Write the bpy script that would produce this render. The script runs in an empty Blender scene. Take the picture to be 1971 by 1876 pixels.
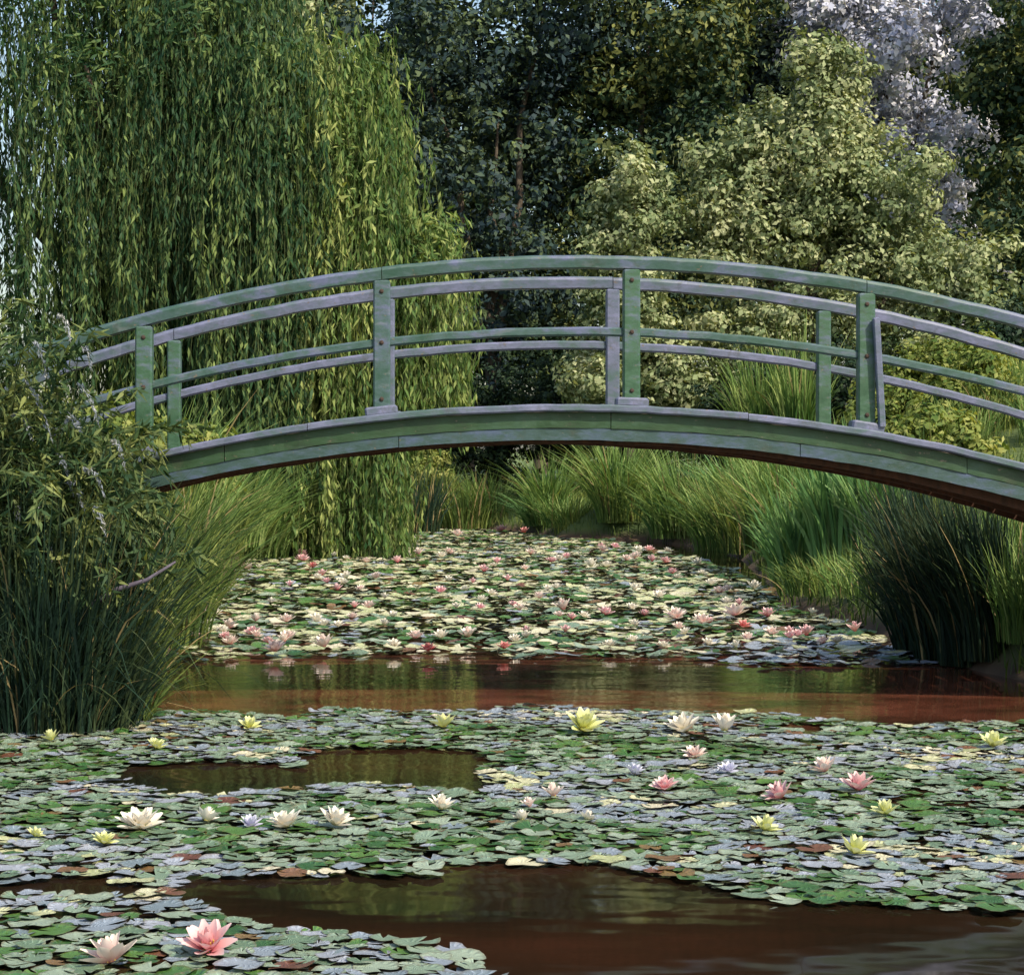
import bpy, math, random
import numpy as np
from mathutils import Vector, Matrix, Euler

random.seed(7)
RNG = np.random.default_rng(7)
scene = bpy.context.scene
COL = scene.collection
R = math.radians

# ------------------------------------------------------------------ camera, sky, sun, exposure
EYE = 1.6                      # eye height above the water, metres
F, VX, HY = 4060.0, 855.0, 900.0   # focal length and vanishing point in pixels of a 1971 x 1876 picture
cam_data = bpy.data.cameras.new('camera')
cam = bpy.data.objects.new('camera', cam_data)
COL.objects.link(cam)
cam.location = (0, 0, EYE)
cam.rotation_euler = (R(90), 0, 0)
cam_data.sensor_width = 36.0
cam_data.lens = 36.0 * F / 1971.0
cam_data.shift_x = (985.5 - VX) / 1971.0
cam_data.shift_y = -(938.0 - HY) / 1971.0
cam_data.clip_end = 3000
scene.camera = cam

SUN_EL, SUN_AZ = R(46), R(140)       # azimuth clockwise from +Y (the view direction)
world = bpy.data.worlds.new('World')
scene.world = world
world.use_nodes = True
wn = world.node_tree
sky_tex = wn.nodes.new('ShaderNodeTexSky')
sky_tex.sky_type = 'NISHITA'
sky_tex.sun_disc = False
sky_tex.sun_elevation = SUN_EL
sky_tex.sun_rotation = SUN_AZ
sky_tex.air_density = 1.2
sky_tex.dust_density = 2.5
bg = wn.nodes['Background']
bg.inputs['Strength'].default_value = 0.15
wn.links.new(sky_tex.outputs[0], bg.inputs['Color'])

sun_data = bpy.data.lights.new('sun', 'SUN')
sun_data.energy = 4.1
sun_data.angle = R(0.6)
sun_data.color = (1.0, 0.90, 0.72)
sun = bpy.data.objects.new('sun', sun_data)
COL.objects.link(sun)
sun_dir = Vector((math.sin(SUN_AZ) * math.cos(SUN_EL), math.cos(SUN_AZ) * math.cos(SUN_EL), math.sin(SUN_EL)))
sun.rotation_euler = sun_dir.to_track_quat('Z', 'Y').to_euler()
sun.location = (30, -20, 40)

scene.view_settings.view_transform = 'Standard'
scene.view_settings.look = 'None'
scene.view_settings.exposure = 0.52
scene.view_settings.gamma = 1.0
scene.render.engine = 'CYCLES'
scene.cycles.use_denoising = True
scene.cycles.max_bounces = 6
scene.cycles.transmission_bounces = 4
scene.cycles.transparent_max_bounces = 6

# ------------------------------------------------------------------ helpers
def wx(px, Y): return (px - VX) / F * Y            # picture column -> metres at distance Y
def wz(py, Y): return EYE + (HY - py) / F * Y      # picture row -> height at distance Y
def wy(py): return EYE * F / (py - HY)             # picture row -> distance on the water
def px_of(X, Y): return VX + F * X / Y
def py_of(Y): return HY + F * EYE / Y

def tag(o, label=None, cat=None, group=None, kind=None):
    if label: o['label'] = label
    if cat: o['category'] = cat
    if group: o['group'] = group
    if kind: o['kind'] = kind
    return o

def link(name, me, mat=None, parent=None, loc=None):
    o = bpy.data.objects.new(name, me)
    COL.objects.link(o)
    if mat is not None and me is not None and len(me.materials) == 0:
        me.materials.append(mat)
    if parent is not None: o.parent = parent
    if loc is not None: o.location = loc
    return o

def empty(name, loc=(0, 0, 0), rz=0):
    o = bpy.data.objects.new(name, None)
    COL.objects.link(o)
    o.location = loc
    o.rotation_euler = (0, 0, rz)
    o.empty_display_size = 0.2
    return o

def np_mesh(name, verts, faces, smooth=False):
    """verts (n,3), faces (m,k) with a fixed k."""
    me = bpy.data.meshes.new(name)
    verts = np.asarray(verts, dtype=np.float32)
    faces = np.asarray(faces, dtype=np.int32)
    m, k = faces.shape
    me.vertices.add(len(verts))
    me.vertices.foreach_set('co', verts.ravel())
    me.loops.add(m * k)
    me.loops.foreach_set('vertex_index', faces.ravel())
    me.polygons.add(m)
    me.polygons.foreach_set('loop_start', np.arange(0, m * k, k, dtype=np.int32))
    me.polygons.foreach_set('loop_total', np.full(m, k, dtype=np.int32))
    if smooth:
        me.polygons.foreach_set('use_smooth', np.ones(m, dtype=bool))
    me.update(calc_edges=True)
    me.validate()
    return me

def py_mesh(name, verts, faces, smooth=False):
    me = bpy.data.meshes.new(name)
    me.from_pydata([tuple(v) for v in verts], [], faces)
    if smooth:
        for p in me.polygons: p.use_smooth = True
    me.update()
    return me

def tube(path, radii, sides=7):
    V, Fc = [], []
    path = [Vector(p) for p in path]
    for i, p in enumerate(path):
        t = (path[min(i + 1, len(path) - 1)] - path[max(i - 1, 0)]).normalized()
        u = t.orthogonal().normalized() if i == 0 else (u - t * u.dot(t)).normalized()
        w = t.cross(u)
        for j in range(sides):
            a = 2 * math.pi * j / sides
            V.append(p + (u * math.cos(a) + w * math.sin(a)) * radii[i])
    for i in range(len(path) - 1):
        for j in range(sides):
            a, c = i * sides + j, i * sides + (j + 1) % sides
            Fc.append((a, c, c + sides, a + sides))
    Fc.append(tuple(range((len(path) - 1) * sides, len(path) * sides)))
    return V, Fc

def merge(parts):
    V, Fc = [], []
    for v, f in parts:
        o = len(V)
        V += v
        Fc += [tuple(i + o for i in q) for q in f]
    return V, Fc

def nrm(a):
    return a / np.maximum(np.linalg.norm(a, axis=-1, keepdims=True), 1e-9)

# ------------------------------------------------------------------ materials
def new_mat(name):
    m = bpy.data.materials.new(name)
    m.use_nodes = True
    nt = m.node_tree
    return m, nt, nt.nodes['Principled BSDF'], nt.nodes['Material Output']

def ramp(nt, stops, fac):
    r = nt.nodes.new('ShaderNodeValToRGB')
    e = r.color_ramp.elements
    while len(e) < len(stops): e.new(0.5)
    for i, (p, c) in enumerate(stops):
        e[i].position = p
        e[i].color = (*c, 1)
    nt.links.new(fac, r.inputs['Fac'])
    return r.outputs['Color']

def noise(nt, scale, detail=3, vec=None, rough=0.55):
    n = nt.nodes.new('ShaderNodeTexNoise')
    n.inputs['Scale'].default_value = scale
    n.inputs['Detail'].default_value = detail
    n.inputs['Roughness'].default_value = rough
    if vec is not None: nt.links.new(vec, n.inputs['Vector'])
    return n.outputs['Fac']

def mixc(nt, a, b, fac, mode='MIX'):
    m = nt.nodes.new('ShaderNodeMix')
    m.data_type = 'RGBA'
    m.blend_type = mode
    for sock, v in ((m.inputs['Factor'], fac), (m.inputs[6], a), (m.inputs[7], b)):
        if isinstance(v, (int, float)): sock.default_value = v
        elif isinstance(v, tuple): sock.default_value = (*v, 1)
        else: nt.links.new(v, sock)
    return m.outputs[2]

def math_node(nt, op, a, b):
    m = nt.nodes.new('ShaderNodeMath')
    m.operation = op
    for i, v in enumerate((a, b)):
        if isinstance(v, (int, float)): m.inputs[i].default_value = v
        else: nt.links.new(v, m.inputs[i])
    return m.outputs[0]

def obj_coord(nt, scale=(1, 1, 1)):
    t = nt.nodes.new('ShaderNodeTexCoord')
    mp = nt.nodes.new('ShaderNodeMapping')
    mp.inputs['Scale'].default_value = scale
    nt.links.new(t.outputs['Object'], mp.inputs['Vector'])
    return mp.outputs['Vector']

def leaf_mat(name, dark, mid, light, clump=0.5, trans=0.3, rough=0.6, zs=1.0, spec=0.2, straw=0.0):
    """leaf colour varies leaf by leaf and, more slowly, from clump to clump."""
    m, nt, bsdf, out = new_mat(name)
    g = nt.nodes.new('ShaderNodeNewGeometry')
    n = noise(nt, clump, 3, obj_coord(nt, (1, 1, zs)))
    n = math_node(nt, 'MULTIPLY_ADD', n, 2.2)
    n.node.inputs[2].default_value = -0.6
    f = math_node(nt, 'MULTIPLY', g.outputs['Random Per Island'], 0.5)
    f = math_node(nt, 'ADD', f, math_node(nt, 'MULTIPLY', n, 0.5))
    c = ramp(nt, [(0.12, dark), (0.5, mid), (0.88, light)], f)
    if straw:
        k = ramp(nt, [(0.0, (0, 0, 0)), (0.5, (1, 1, 1))], math_node(nt, 'GREATER_THAN', math_node(nt, 'FRACT', math_node(nt, 'MULTIPLY', g.outputs['Random Per Island'], 7.31), 0), 1 - straw))
        c = mixc(nt, c, (0.30, 0.23, 0.11), k)
    nt.links.new(c, bsdf.inputs['Base Color'])
    bsdf.inputs['Roughness'].default_value = rough
    bsdf.inputs['Specular IOR Level'].default_value = spec
    if trans > 0:
        t = nt.nodes.new('ShaderNodeBsdfTranslucent')
        nt.links.new(mixc(nt, c, (1.0, 0.95, 0.35), 0.9, 'MULTIPLY'), t.inputs['Color'])
        mx = nt.nodes.new('ShaderNodeMixShader')
        mx.inputs[0].default_value = trans
        nt.links.new(bsdf.outputs[0], mx.inputs[1])
        nt.links.new(t.outputs[0], mx.inputs[2])
        nt.links.new(mx.outputs[0], out.inputs['Surface'])
    return m

def bark_mat(name, a, b):
    m, nt, bsdf, out = new_mat(name)
    n = noise(nt, 6, 6, obj_coord(nt, (4, 4, 0.6)))
    nt.links.new(ramp(nt, [(0.3, a), (0.7, b)], n), bsdf.inputs['Base Color'])
    bsdf.inputs['Roughness'].default_value = 0.9
    bp = nt.nodes.new('ShaderNodeBump')
    bp.inputs['Strength'].default_value = 0.7
    nt.links.new(n, bp.inputs['Height'])
    nt.links.new(bp.outputs[0], bsdf.inputs['Normal'])
    return m

def paint_mat(name, stops, wear, wear_amt=0.35):
    """old brushed paint on timber: long streaks, blotches, worn places."""
    m, nt, bsdf, out = new_mat(name)
    streak = noise(nt, 2.4, 8, obj_coord(nt, (4.0, 9, 9)), 0.7)
    blotch = noise(nt, 3.4, 6, obj_coord(nt, (0.8, 1.5, 1.5)), 0.65)
    f = math_node(nt, 'ADD', math_node(nt, 'MULTIPLY', streak, 0.38), math_node(nt, 'MULTIPLY', blotch, 0.62))
    c = ramp(nt, stops, f)
    w = noise(nt, 9, 5, obj_coord(nt, (0.5, 2, 2)), 0.7)
    wf = ramp(nt, [(0.55, (0, 0, 0)), (0.72, (wear_amt,) * 3)], w)
    c = mixc(nt, c, wear, wf)
    grime = noise(nt, 7, 8, obj_coord(nt, (1, 1, 1)), 0.75)
    c = mixc(nt, c, (0.035, 0.04, 0.022), ramp(nt, [(0.54, (0, 0, 0)), (0.70, (0.7,) * 3)], grime))
    chip = noise(nt, 38, 4, obj_coord(nt, (0.6, 1, 1)), 0.6)
    c = mixc(nt, c, (0.13, 0.10, 0.07), ramp(nt, [(0.66, (0, 0, 0)), (0.70, (0.85,) * 3)], chip))
    nt.links.new(c, bsdf.inputs['Base Color'])
    bsdf.inputs['Roughness'].default_value = 0.55
    bp = nt.nodes.new('ShaderNodeBump')
    bp.inputs['Strength'].default_value = 0.35
    bp.inputs['Distance'].default_value = 0.01
    nt.links.new(streak, bp.inputs['Height'])
    nt.links.new(bp.outputs[0], bsdf.inputs['Normal'])
    return m

M = {}
M['willow'] = leaf_mat('sunlit_willow_leaf', (0.020, 0.066, 0.020), (0.105, 0.18, 0.045), (0.38, 0.42, 0.14), 0.9, 0.35, zs=0.16)  # the willow's sunlit right side, put into the leaf colour
M['willow_shaded'] = leaf_mat('shaded_willow_leaf', (0.010, 0.040, 0.020), (0.036, 0.086, 0.032), (0.24, 0.31, 0.095), 0.9, 0.3, zs=0.16)  # the same willow's dark left side, shade put into the leaf colour
M['dark_tree'] = leaf_mat('dark_leaf', (0.012, 0.034, 0.026), (0.032, 0.064, 0.032), (0.21, 0.22, 0.06), 0.4, 0.2)  # dark by species and neighbours' shade; yellow stop paints lit clumps
M['blue_tree'] = leaf_mat('blue_dark_leaf', (0.014, 0.028, 0.046), (0.026, 0.052, 0.048), (0.12, 0.16, 0.055), 0.35, 0.15)  # shade from neighbouring trees is put into this dark leaf colour
M['light_tree'] = leaf_mat('yellow_green_leaf', (0.075, 0.125, 0.055), (0.23, 0.28, 0.135), (0.50, 0.51, 0.30), 0.6, 0.3)
M['silver_tree'] = leaf_mat('silver_leaf', (0.22, 0.25, 0.38), (0.50, 0.51, 0.62), (0.78, 0.75, 0.75), 0.6, 0.12)  # pale lilac leaves stand in for a bright break in the foliage
M['shrub_dark'] = leaf_mat('hedge_leaf', (0.008, 0.020, 0.014), (0.018, 0.040, 0.020), (0.06, 0.09, 0.025), 0.8, 0.15)  # shade under the tree crowns is put into this dark colour
M['shrub_bright'] = leaf_mat('bright_shrub_leaf', (0.06, 0.12, 0.022), (0.19, 0.235, 0.055), (0.40, 0.40, 0.13), 0.9, 0.35)
M['reed_dark'] = leaf_mat('dark_reed', (0.007, 0.020, 0.016), (0.015, 0.038, 0.022), (0.065, 0.085, 0.030), 1.6, 0.2, straw=0.04)
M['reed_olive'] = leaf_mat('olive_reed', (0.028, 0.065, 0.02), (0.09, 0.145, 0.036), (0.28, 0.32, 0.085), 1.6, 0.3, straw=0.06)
M['grass_bright'] = leaf_mat('bright_grass', (0.045, 0.115, 0.028), (0.145, 0.24, 0.062), (0.39, 0.46, 0.16), 1.1, 0.3, straw=0.04)
M['iris'] = leaf_mat('iris_leaf', (0.05, 0.13, 0.05), (0.13, 0.26, 0.085), (0.33, 0.42, 0.17), 1.2, 0.3)
M['bank_grass'] = leaf_mat('bank_grass_blade', (0.03, 0.07, 0.015), (0.09, 0.14, 0.03), (0.24, 0.26, 0.06), 0.35, 0.3)
M['arching'] = leaf_mat('arching_leaf', (0.012, 0.040, 0.020), (0.060, 0.105, 0.038), (0.30, 0.33, 0.11), 2.2, 0.3)
M['plume'] = leaf_mat('plume', (0.14, 0.18, 0.24), (0.28, 0.31, 0.37), (0.52, 0.52, 0.52), 4, 0.3)
M['bark'] = bark_mat('bark', (0.03, 0.022, 0.015), (0.11, 0.085, 0.06))
M['twig'] = bark_mat('twig', (0.035, 0.05, 0.015), (0.07, 0.09, 0.025))
M['branch'] = bark_mat('bare_branch', (0.05, 0.04, 0.06), (0.14, 0.12, 0.16))

M['paint'] = paint_mat('green_blue_paint', [(0.38, (0.018, 0.061, 0.040)), (0.5, (0.041, 0.084, 0.080)), (0.60, (0.089, 0.106, 0.184))], (0.222, 0.213, 0.256))
M['paint_green'] = paint_mat('green_paint', [(0.38, (0.016, 0.061, 0.026)), (0.5, (0.033, 0.091, 0.046)), (0.62, (0.089, 0.114, 0.176))], (0.192, 0.198, 0.288))
M['paint_lilac'] = paint_mat('lilac_paint', [(0.38, (0.048, 0.091, 0.084)), (0.5, (0.089, 0.106, 0.160)), (0.62, (0.148, 0.156, 0.256))], (0.074, 0.137, 0.104))
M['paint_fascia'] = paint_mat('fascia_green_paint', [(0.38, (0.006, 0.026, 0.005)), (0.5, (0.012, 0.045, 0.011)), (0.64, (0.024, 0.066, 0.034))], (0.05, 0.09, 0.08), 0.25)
M['paint_teal'] = paint_mat('teal_paint', [(0.38, (0.012, 0.040, 0.024)), (0.5, (0.028, 0.062, 0.062)), (0.62, (0.055, 0.080, 0.145))], (0.10, 0.13, 0.22))
M['bearer'] = bark_mat('red_brown_timber', (0.028, 0.013, 0.008), (0.095, 0.036, 0.018))
M['bolt'] = bark_mat('rusty_iron', (0.018, 0.012, 0.010), (0.05, 0.03, 0.022))
M['deck'] = bark_mat('deck_timber', (0.10, 0.08, 0.06), (0.22, 0.19, 0.16))

def water_mat():
    m, nt, bsdf, out = new_mat('pond_water')
    c = ramp(nt, [(0.36, (0.008, 0.007, 0.004)), (0.52, (0.020, 0.010, 0.005)), (0.68, (0.040, 0.015, 0.008))], noise(nt, 0.55, 5, obj_coord(nt, (0.5, 1, 1)), 0.6))
    # rust coloured band across the pond under the bridge
    sp = nt.nodes.new('ShaderNodeSeparateXYZ')
    nt.links.new(obj_coord(nt), sp.inputs[0])
    yy = math_node(nt, 'ADD', sp.outputs['Y'], math_node(nt, 'MULTIPLY', noise(nt, 0.6, 4, obj_coord(nt)), 3.0))
    mr = nt.nodes.new('ShaderNodeMapRange')
    mr.inputs['From Min'].default_value = 12.0
    mr.inputs['From Max'].default_value = 24.0
    nt.links.new(yy, mr.inputs['Value'])
    band = ramp(nt, [(0.10, (0, 0, 0)), (0.28, (1, 1, 1)), (0.55, (1, 1, 1)), (0.85, (0, 0, 0))], mr.outputs[0])
    c = mixc(nt, c, ramp(nt, [(0.36, (0.035, 0.016, 0.009)), (0.5, (0.095, 0.032, 0.019)), (0.64, (0.165, 0.056, 0.033))], noise(nt, 1.5, 6, obj_coord(nt, (0.8, 1, 1)), 0.65)), band)
    nt.links.new(c, bsdf.inputs['Base Color'])
    bsdf.inputs['Roughness'].default_value = 0.05
    bsdf.inputs['IOR'].default_value = 1.65
    n = noise(nt, 1.6, 2, obj_coord(nt, (1.0, 1.3, 1)))
    bp = nt.nodes.new('ShaderNodeBump')
    bp.inputs['Strength'].default_value = 0.10
    bp.inputs['Distance'].default_value = 0.05
    nt.links.new(n, bp.inputs['Height'])
    nt.links.new(bp.outputs[0], bsdf.inputs['Normal'])
    return m
M['water'] = water_mat()

def ground_mat():
    m, nt, bsdf, out = new_mat('bank_soil_and_turf')
    v = obj_coord(nt)
    a = ramp(nt, [(0.35, (0.045, 0.075, 0.018)), (0.65, (0.13, 0.17, 0.04))], noise(nt, 0.6, 6, v))
    b = ramp(nt, [(0.3, (0.05, 0.028, 0.016)), (0.7, (0.10, 0.06, 0.03))], noise(nt, 3, 5, v))
    s = nt.nodes.new('ShaderNodeSeparateXYZ')
    tc = nt.nodes.new('ShaderNodeTexCoord')
    nt.links.new(tc.outputs['Object'], s.inputs[0])
    f = ramp(nt, [(0.12, (0, 0, 0)), (0.3, (1, 1, 1))], math_node(nt, 'ADD', s.outputs['Z'], math_node(nt, 'MULTIPLY', noise(nt, 2, 3, v), 0.1)))
    nt.links.new(mixc(nt, b, a, f), bsdf.inputs['Base Color'])
    bsdf.inputs['Roughness'].default_value = 0.95
    return m
M['ground'] = ground_mat()

# ------------------------------------------------------------------ ground, with the pond hollowed out of it
POND = np.array([(-9, 4.6), (9, 4.6), (8.6, 11.2), (4.9, 12.6), (4.35, 14.2), (4.25, 17.0), (4.15, 20.5),
                 (3.95, 24.6), (4.4, 28), (5.2, 36), (5.4, 41), (4.6, 45.5), (2.6, 47.5), (2.1, 51.5),
                 (0.9, 54.5), (-0.9, 54.0), (-2.3, 50), (-3.3, 43), (-3.4, 37), (-3.1, 30), (-2.6, 23),
                 (-2.35, 17.5), (-2.15, 14.6), (-2.2, 13.1), (-3.0, 12.5), (-8.6, 11.6)], float)

def pond_sdf(P):
    """signed distance to the shore, negative over the water."""
    d = np.full(len(P), 1e9)
    inside = np.zeros(len(P), bool)
    n = len(POND)
    for i in range(n):
        a, b = POND[i], POND[(i + 1) % n]
        e, w = b - a, P - a
        t = np.clip((w @ e) / (e @ e), 0, 1)
        d = np.minimum(d, np.linalg.norm(w - t[:, None] * e, axis=1))
        c = ((a[1] <= P[:, 1]) & (b[1] > P[:, 1])) | ((b[1] <= P[:, 1]) & (a[1] > P[:, 1]))
        with np.errstate(divide='ignore', invalid='ignore'):
            xc = a[0] + (P[:, 1] - a[1]) / (b[1] - a[1]) * e[0]
        inside ^= c & (P[:, 0] < xc)
    return np.where(inside, -d, d)

def wob(X, Y):
    return (np.sin(X * 1.7 + Y * 0.9) + np.sin(X * 0.6 - Y * 1.3 + 2) + np.sin(X * 3.1 + Y * 2.3 + 1) * 0.5) / 2.5

def ground_z(P):
    X, Y = P[:, 0], P[:, 1]
    d = pond_sdf(P) + 0.10 * wob(X * 2.3, Y * 2.3)
    near = np.clip((9.5 - Y) / 3, 0, 1)
    top = 0.95 * (1 - near) + 0.25 * near
    z = np.where(d < 0, np.maximum(d * 0.7, -0.7), top * (1 - np.exp(-np.maximum(d, 0) / 0.9)))
    out = np.clip(d, 0, 4) / 4
    z = z + out * 0.10 * wob(X * 0.5, Y * 0.5)
    z = z + out * 2.3 * np.exp(-((X - 13) / 6.0) ** 2 - ((Y - 42) / 9.0) ** 2)      # the slope on the right
    z = z + np.clip(Y - 56, 0, 400) * 0.012
    return z

def gz(x, y): return float(ground_z(np.array([[x, y]], float))[0])

def build_ground():
    xs = np.concatenate([np.array([-600, -300, -150, -80, -45, -30, -22, -17]), np.arange(-13, 17.01, 0.3), np.array([19, 22, 27, 35, 50, 80, 150, 300, 600])])
    ys = np.concatenate([np.array([-300, -120, -50, -25, -12, -6, -2, 1, 3]), np.arange(4, 62.01, 0.3), np.array([65, 70, 80, 95, 120, 180, 300, 600, 1200])])
    gx, gy = np.meshgrid(xs, ys)
    P = np.stack([gx.ravel(), gy.ravel()], 1)
    V = np.concatenate([P, ground_z(P)[:, None]], 1)
    nx, ny = len(xs), len(ys)
    i = np.arange(nx - 1)[None, :] + np.arange(ny - 1)[:, None] * nx
    Fc = np.stack([i, i + 1, i + nx + 1, i + nx], -1).reshape(-1, 4)
    tag(link('ground', np_mesh('ground', V, Fc, True), M['ground']), kind='structure')
build_ground()
wv = [(-11, 3, 0), (11, 3, 0), (11, 57, 0), (-11, 57, 0)]
tag(link('pond_water', py_mesh('pond_water', wv, [(0, 1, 2, 3)]), M['water']), kind='structure')

# ------------------------------------------------------------------ the bridge
BY0, BY1 = 14.0, 15.56            # near and far row of posts
BX0, BX1 = -3.75, 5.45            # ends of the deck
def deck_z(x): return 2.020 - 0.043 * (x - 0.81) ** 2
def fascia_z(x): return 1.783 - 0.043 * (x - 0.78) ** 2
def rail_z(x): return 2.966 - 0.046 * (x - 0.90) ** 2
def mid_z(x): return 2.503 - 0.045 * (x - 0.88) ** 2

def sweep(name, prof, yc, zf, x0, x1, mat, parent, n=48, wobble=0.0025, seed=0, zf2=None):
    """a profile [(dy, dz)] drawn along the bridge; dz measured from zf (or, for entries marked 1, from zf2)."""
    rs = np.random.default_rng(seed)
    V, Fc = [], []
    k = len(prof)
    for i in range(n + 1):
        x = x0 + (x1 - x0) * i / n
        oz, oy = rs.normal(0, wobble), rs.normal(0, wobble)
        for p in prof:
            base = zf2(x) if (len(p) > 2 and p[2]) else zf(x)
            V.append((x, yc + p[0] + oy, base + p[1] + oz))
    for i in range(n):
        for j in range(k):
            a, b = i * k + j, i * k + (j + 1) % k
            Fc.append((a, a + k, b + k, b))
    Fc.append(tuple(range(k)))
    Fc.append(tuple(reversed([n * k + j for j in range(k)])))
    me = py_mesh(name, V, Fc)
    return link(name, me, mat, parent)

def round_rect(w, h, b):
    w, h = w / 2, h / 2
    return [(-w + b, -h), (w - b, -h), (w, -h + b), (w, h - b), (w - b, h), (-w + b, h), (-w, h - b), (-w, -h + b)]

def bevel_box(name, sx, sy, sz, b=0.006):
    """a box standing on z = 0 with chamfered upright edges and top."""
    V, Fc = [], []
    prof = round_rect(sx, sy, b)
    for z, s in ((0, 1), (sz - b, 1), (sz, 1 - 2 * b / sx)):
        for x, y in prof: V.append((x * s, y * s, z))
    for r in range(2):
        for j in range(8):
            a, c = r * 8 + j, r * 8 + (j + 1) % 8
            Fc.append((a, c, c + 8, a + 8))
    Fc.append(tuple(range(16, 24)))
    Fc.append(tuple(reversed(range(8))))
    return py_mesh(name, V, Fc)

def build_bridge():
    b = empty('arched_footbridge', (0, 0, 0))
    tag(b, 'arched wooden footbridge painted green and lilac spanning the lily pond', 'bridge')
    rail_prof = [(-0.05, -0.048), (-0.03, -0.055), (0.03, -0.055), (0.05, -0.048), (0.056, 0.02), (0.045, 0.042), (0.02, 0.05), (-0.02, 0.05), (-0.045, 0.042), (-0.056, 0.02)]
    far_prof = [(y * 0.9, z * 0.86) for y, z in rail_prof]
    rail_prof = [(y * 0.95, z * 0.86) for y, z in rail_prof]
    posts = [-3.6, wx(278, BY0), wx(735, BY0), wx(1215, BY0), wx(1666, BY0), 4.42, 5.3]
    def lengths(name, prof, yc, zf, joints, mat, seed, zf2=None, n=26):
        for q in range(len(joints) - 1):
            sweep(name, prof, yc, zf, joints[q] + 0.0025, joints[q + 1] - 0.0025, mat, b, n=n, wobble=0.0018, seed=seed * 10 + q, zf2=zf2)
    rj = [BX0 + 0.1, posts[2], posts[4], BX1 - 0.1]
    lengths('handrail', rail_prof, BY0, rail_z, rj, M['paint'], 1)
    lengths('handrail', far_prof, BY1, rail_z, [BX0 + 0.1, posts[1], posts[3], BX1 - 0.1], M['paint_lilac'], 2)
    mj = [BX0 + 0.12] + posts[1:6] + [BX1 - 0.12]
    lengths('middle_rail', round_rect(0.045, 0.060, 0.012), BY0, mid_z, mj, M['paint'], 3, n=12)
    lengths('middle_rail', round_rect(0.045, 0.064, 0.012), BY1, mid_z, mj, M['paint_lilac'], 4, n=12)
    for yc, sgn, sd in ((BY0, -1, 5), (BY1, 1, 9)):
        y = yc + sgn * 0.055
        lengths('deck_edge', round_rect(0.14, 0.050, 0.010), y + sgn * 0.012, lambda x: deck_z(x) - 0.026, [BX0, -0.9, 2.0, BX1], M['paint_lilac'], sd)
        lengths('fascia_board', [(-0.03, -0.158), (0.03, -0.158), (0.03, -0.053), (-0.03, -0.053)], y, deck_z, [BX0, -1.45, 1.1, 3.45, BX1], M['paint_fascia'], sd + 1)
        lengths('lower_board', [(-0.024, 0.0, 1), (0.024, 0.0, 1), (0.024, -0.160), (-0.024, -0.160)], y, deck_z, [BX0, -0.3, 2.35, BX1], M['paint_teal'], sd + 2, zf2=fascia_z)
    def bear_z(x):
        dx = max(0.0, x - 0.3)
        return fascia_z(x) - 0.014 - 0.006 * dx ** 1.6
    for yc, sd in ((BY0 + 0.09, 20), (0.5 * (BY0 + BY1), 21), (BY1 - 0.09, 22)):
        sweep('bearer', [(-0.05, 0.0, 1), (0.05, 0.0, 1), (0.05, -0.056), (-0.05, -0.056)], yc, deck_z, BX0, BX1, M['bearer'], b, seed=sd, zf2=bear_z)
    # deck planks
    pw, gap = 0.145, 0.010
    plank = bevel_box('plank', pw, BY1 - BY0 - 0.09, 0.036, 0.004)
    x = BX0 + pw / 2
    while x < BX1 - pw / 2:
        o = link('plank', plank, M['deck'], b, (x, 0.5 * (BY0 + BY1), deck_z(x) - 0.052))
        o.rotation_euler = (0, math.atan(0.086 * (x - 0.81)), 0)
        x += pw + gap
    # posts
    bolt = py_mesh('bolt', *tube([Vector((0, 0.004, 0)), Vector((0, -0.006, 0)), Vector((0, -0.011, 0))], [0.015, 0.015, 0.007], 8))
    for i, px in enumerate(posts):
        for row, yc in enumerate((BY0, BY1)):
            z0 = deck_z(px) - 0.002
            w = 0.112 if row == 0 else 0.098
            me = bevel_box('post', w, 0.10, rail_z(px) - 0.045 - z0, 0.010)
            mat = (M['paint_green'] if i in (1, 3, 4) else M['paint']) if row == 0 else (M['paint_lilac'] if i in (2, 3, 5) else M['paint_green'])
            o = link('post', me, mat, b, (px, yc, z0))
            if row == 0:
                for bz_ in (mid_z(px) - z0, rail_z(px) - z0 - 0.12, 0.10):
                    link('bolt', bolt, M['bolt'], o, (0, -0.05, bz_))
            foot = bevel_box('post_foot', 0.215, 0.16, 0.05, 0.012)
            f = link('post_foot', foot, M['paint_lilac'], o, (0, -0.012 if row == 0 else 0.012, 0.003))
            f.rotation_euler = (0, math.atan(0.086 * (px - 0.81)), 0)
    # the leaning strut beside the fourth post
    xs = posts[4]
    ln = 0.72
    s = link('strut', bevel_box('strut', 0.045, 0.05, ln, 0.008), M['paint_lilac'], b, (xs + 0.092, BY0 - 0.082, deck_z(xs) + 0.02))
    s.rotation_euler = (0, -0.055, 0)
    # timber sills in the bank at both ends
    for x in (BX0 + 0.05, BX1 - 0.05):
        z0 = min(gz(x, 14.2), gz(x, 15.4)) - 0.3
        link('sill', bevel_box('sill', 0.3, 1.9, max(0.2, deck_z(x) - 0.075 - z0), 0.02), M['bearer'], b, (x, 0.5 * (BY0 + BY1), z0))
build_bridge()

# ------------------------------------------------------------------ plant builders
def kite_leaves(pos, axis, normal, length, width):
    """one kite-shaped face per leaf."""
    side = nrm(np.cross(normal, axis))
    L, W = length[:, None], width[:, None]
    fold = normal * W * 0.25
    v0 = pos - axis * L * 0.5
    v1 = pos - axis * L * 0.08 + side * W * 0.5 + fold
    v2 = pos + axis * L * 0.5
    v3 = pos - axis * L * 0.08 - side * W * 0.5 + fold
    n = len(pos)
    V = np.stack([v0, v1, v2, v3], 1).reshape(-1, 3)
    return V, np.arange(4 * n).reshape(n, 4)

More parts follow.
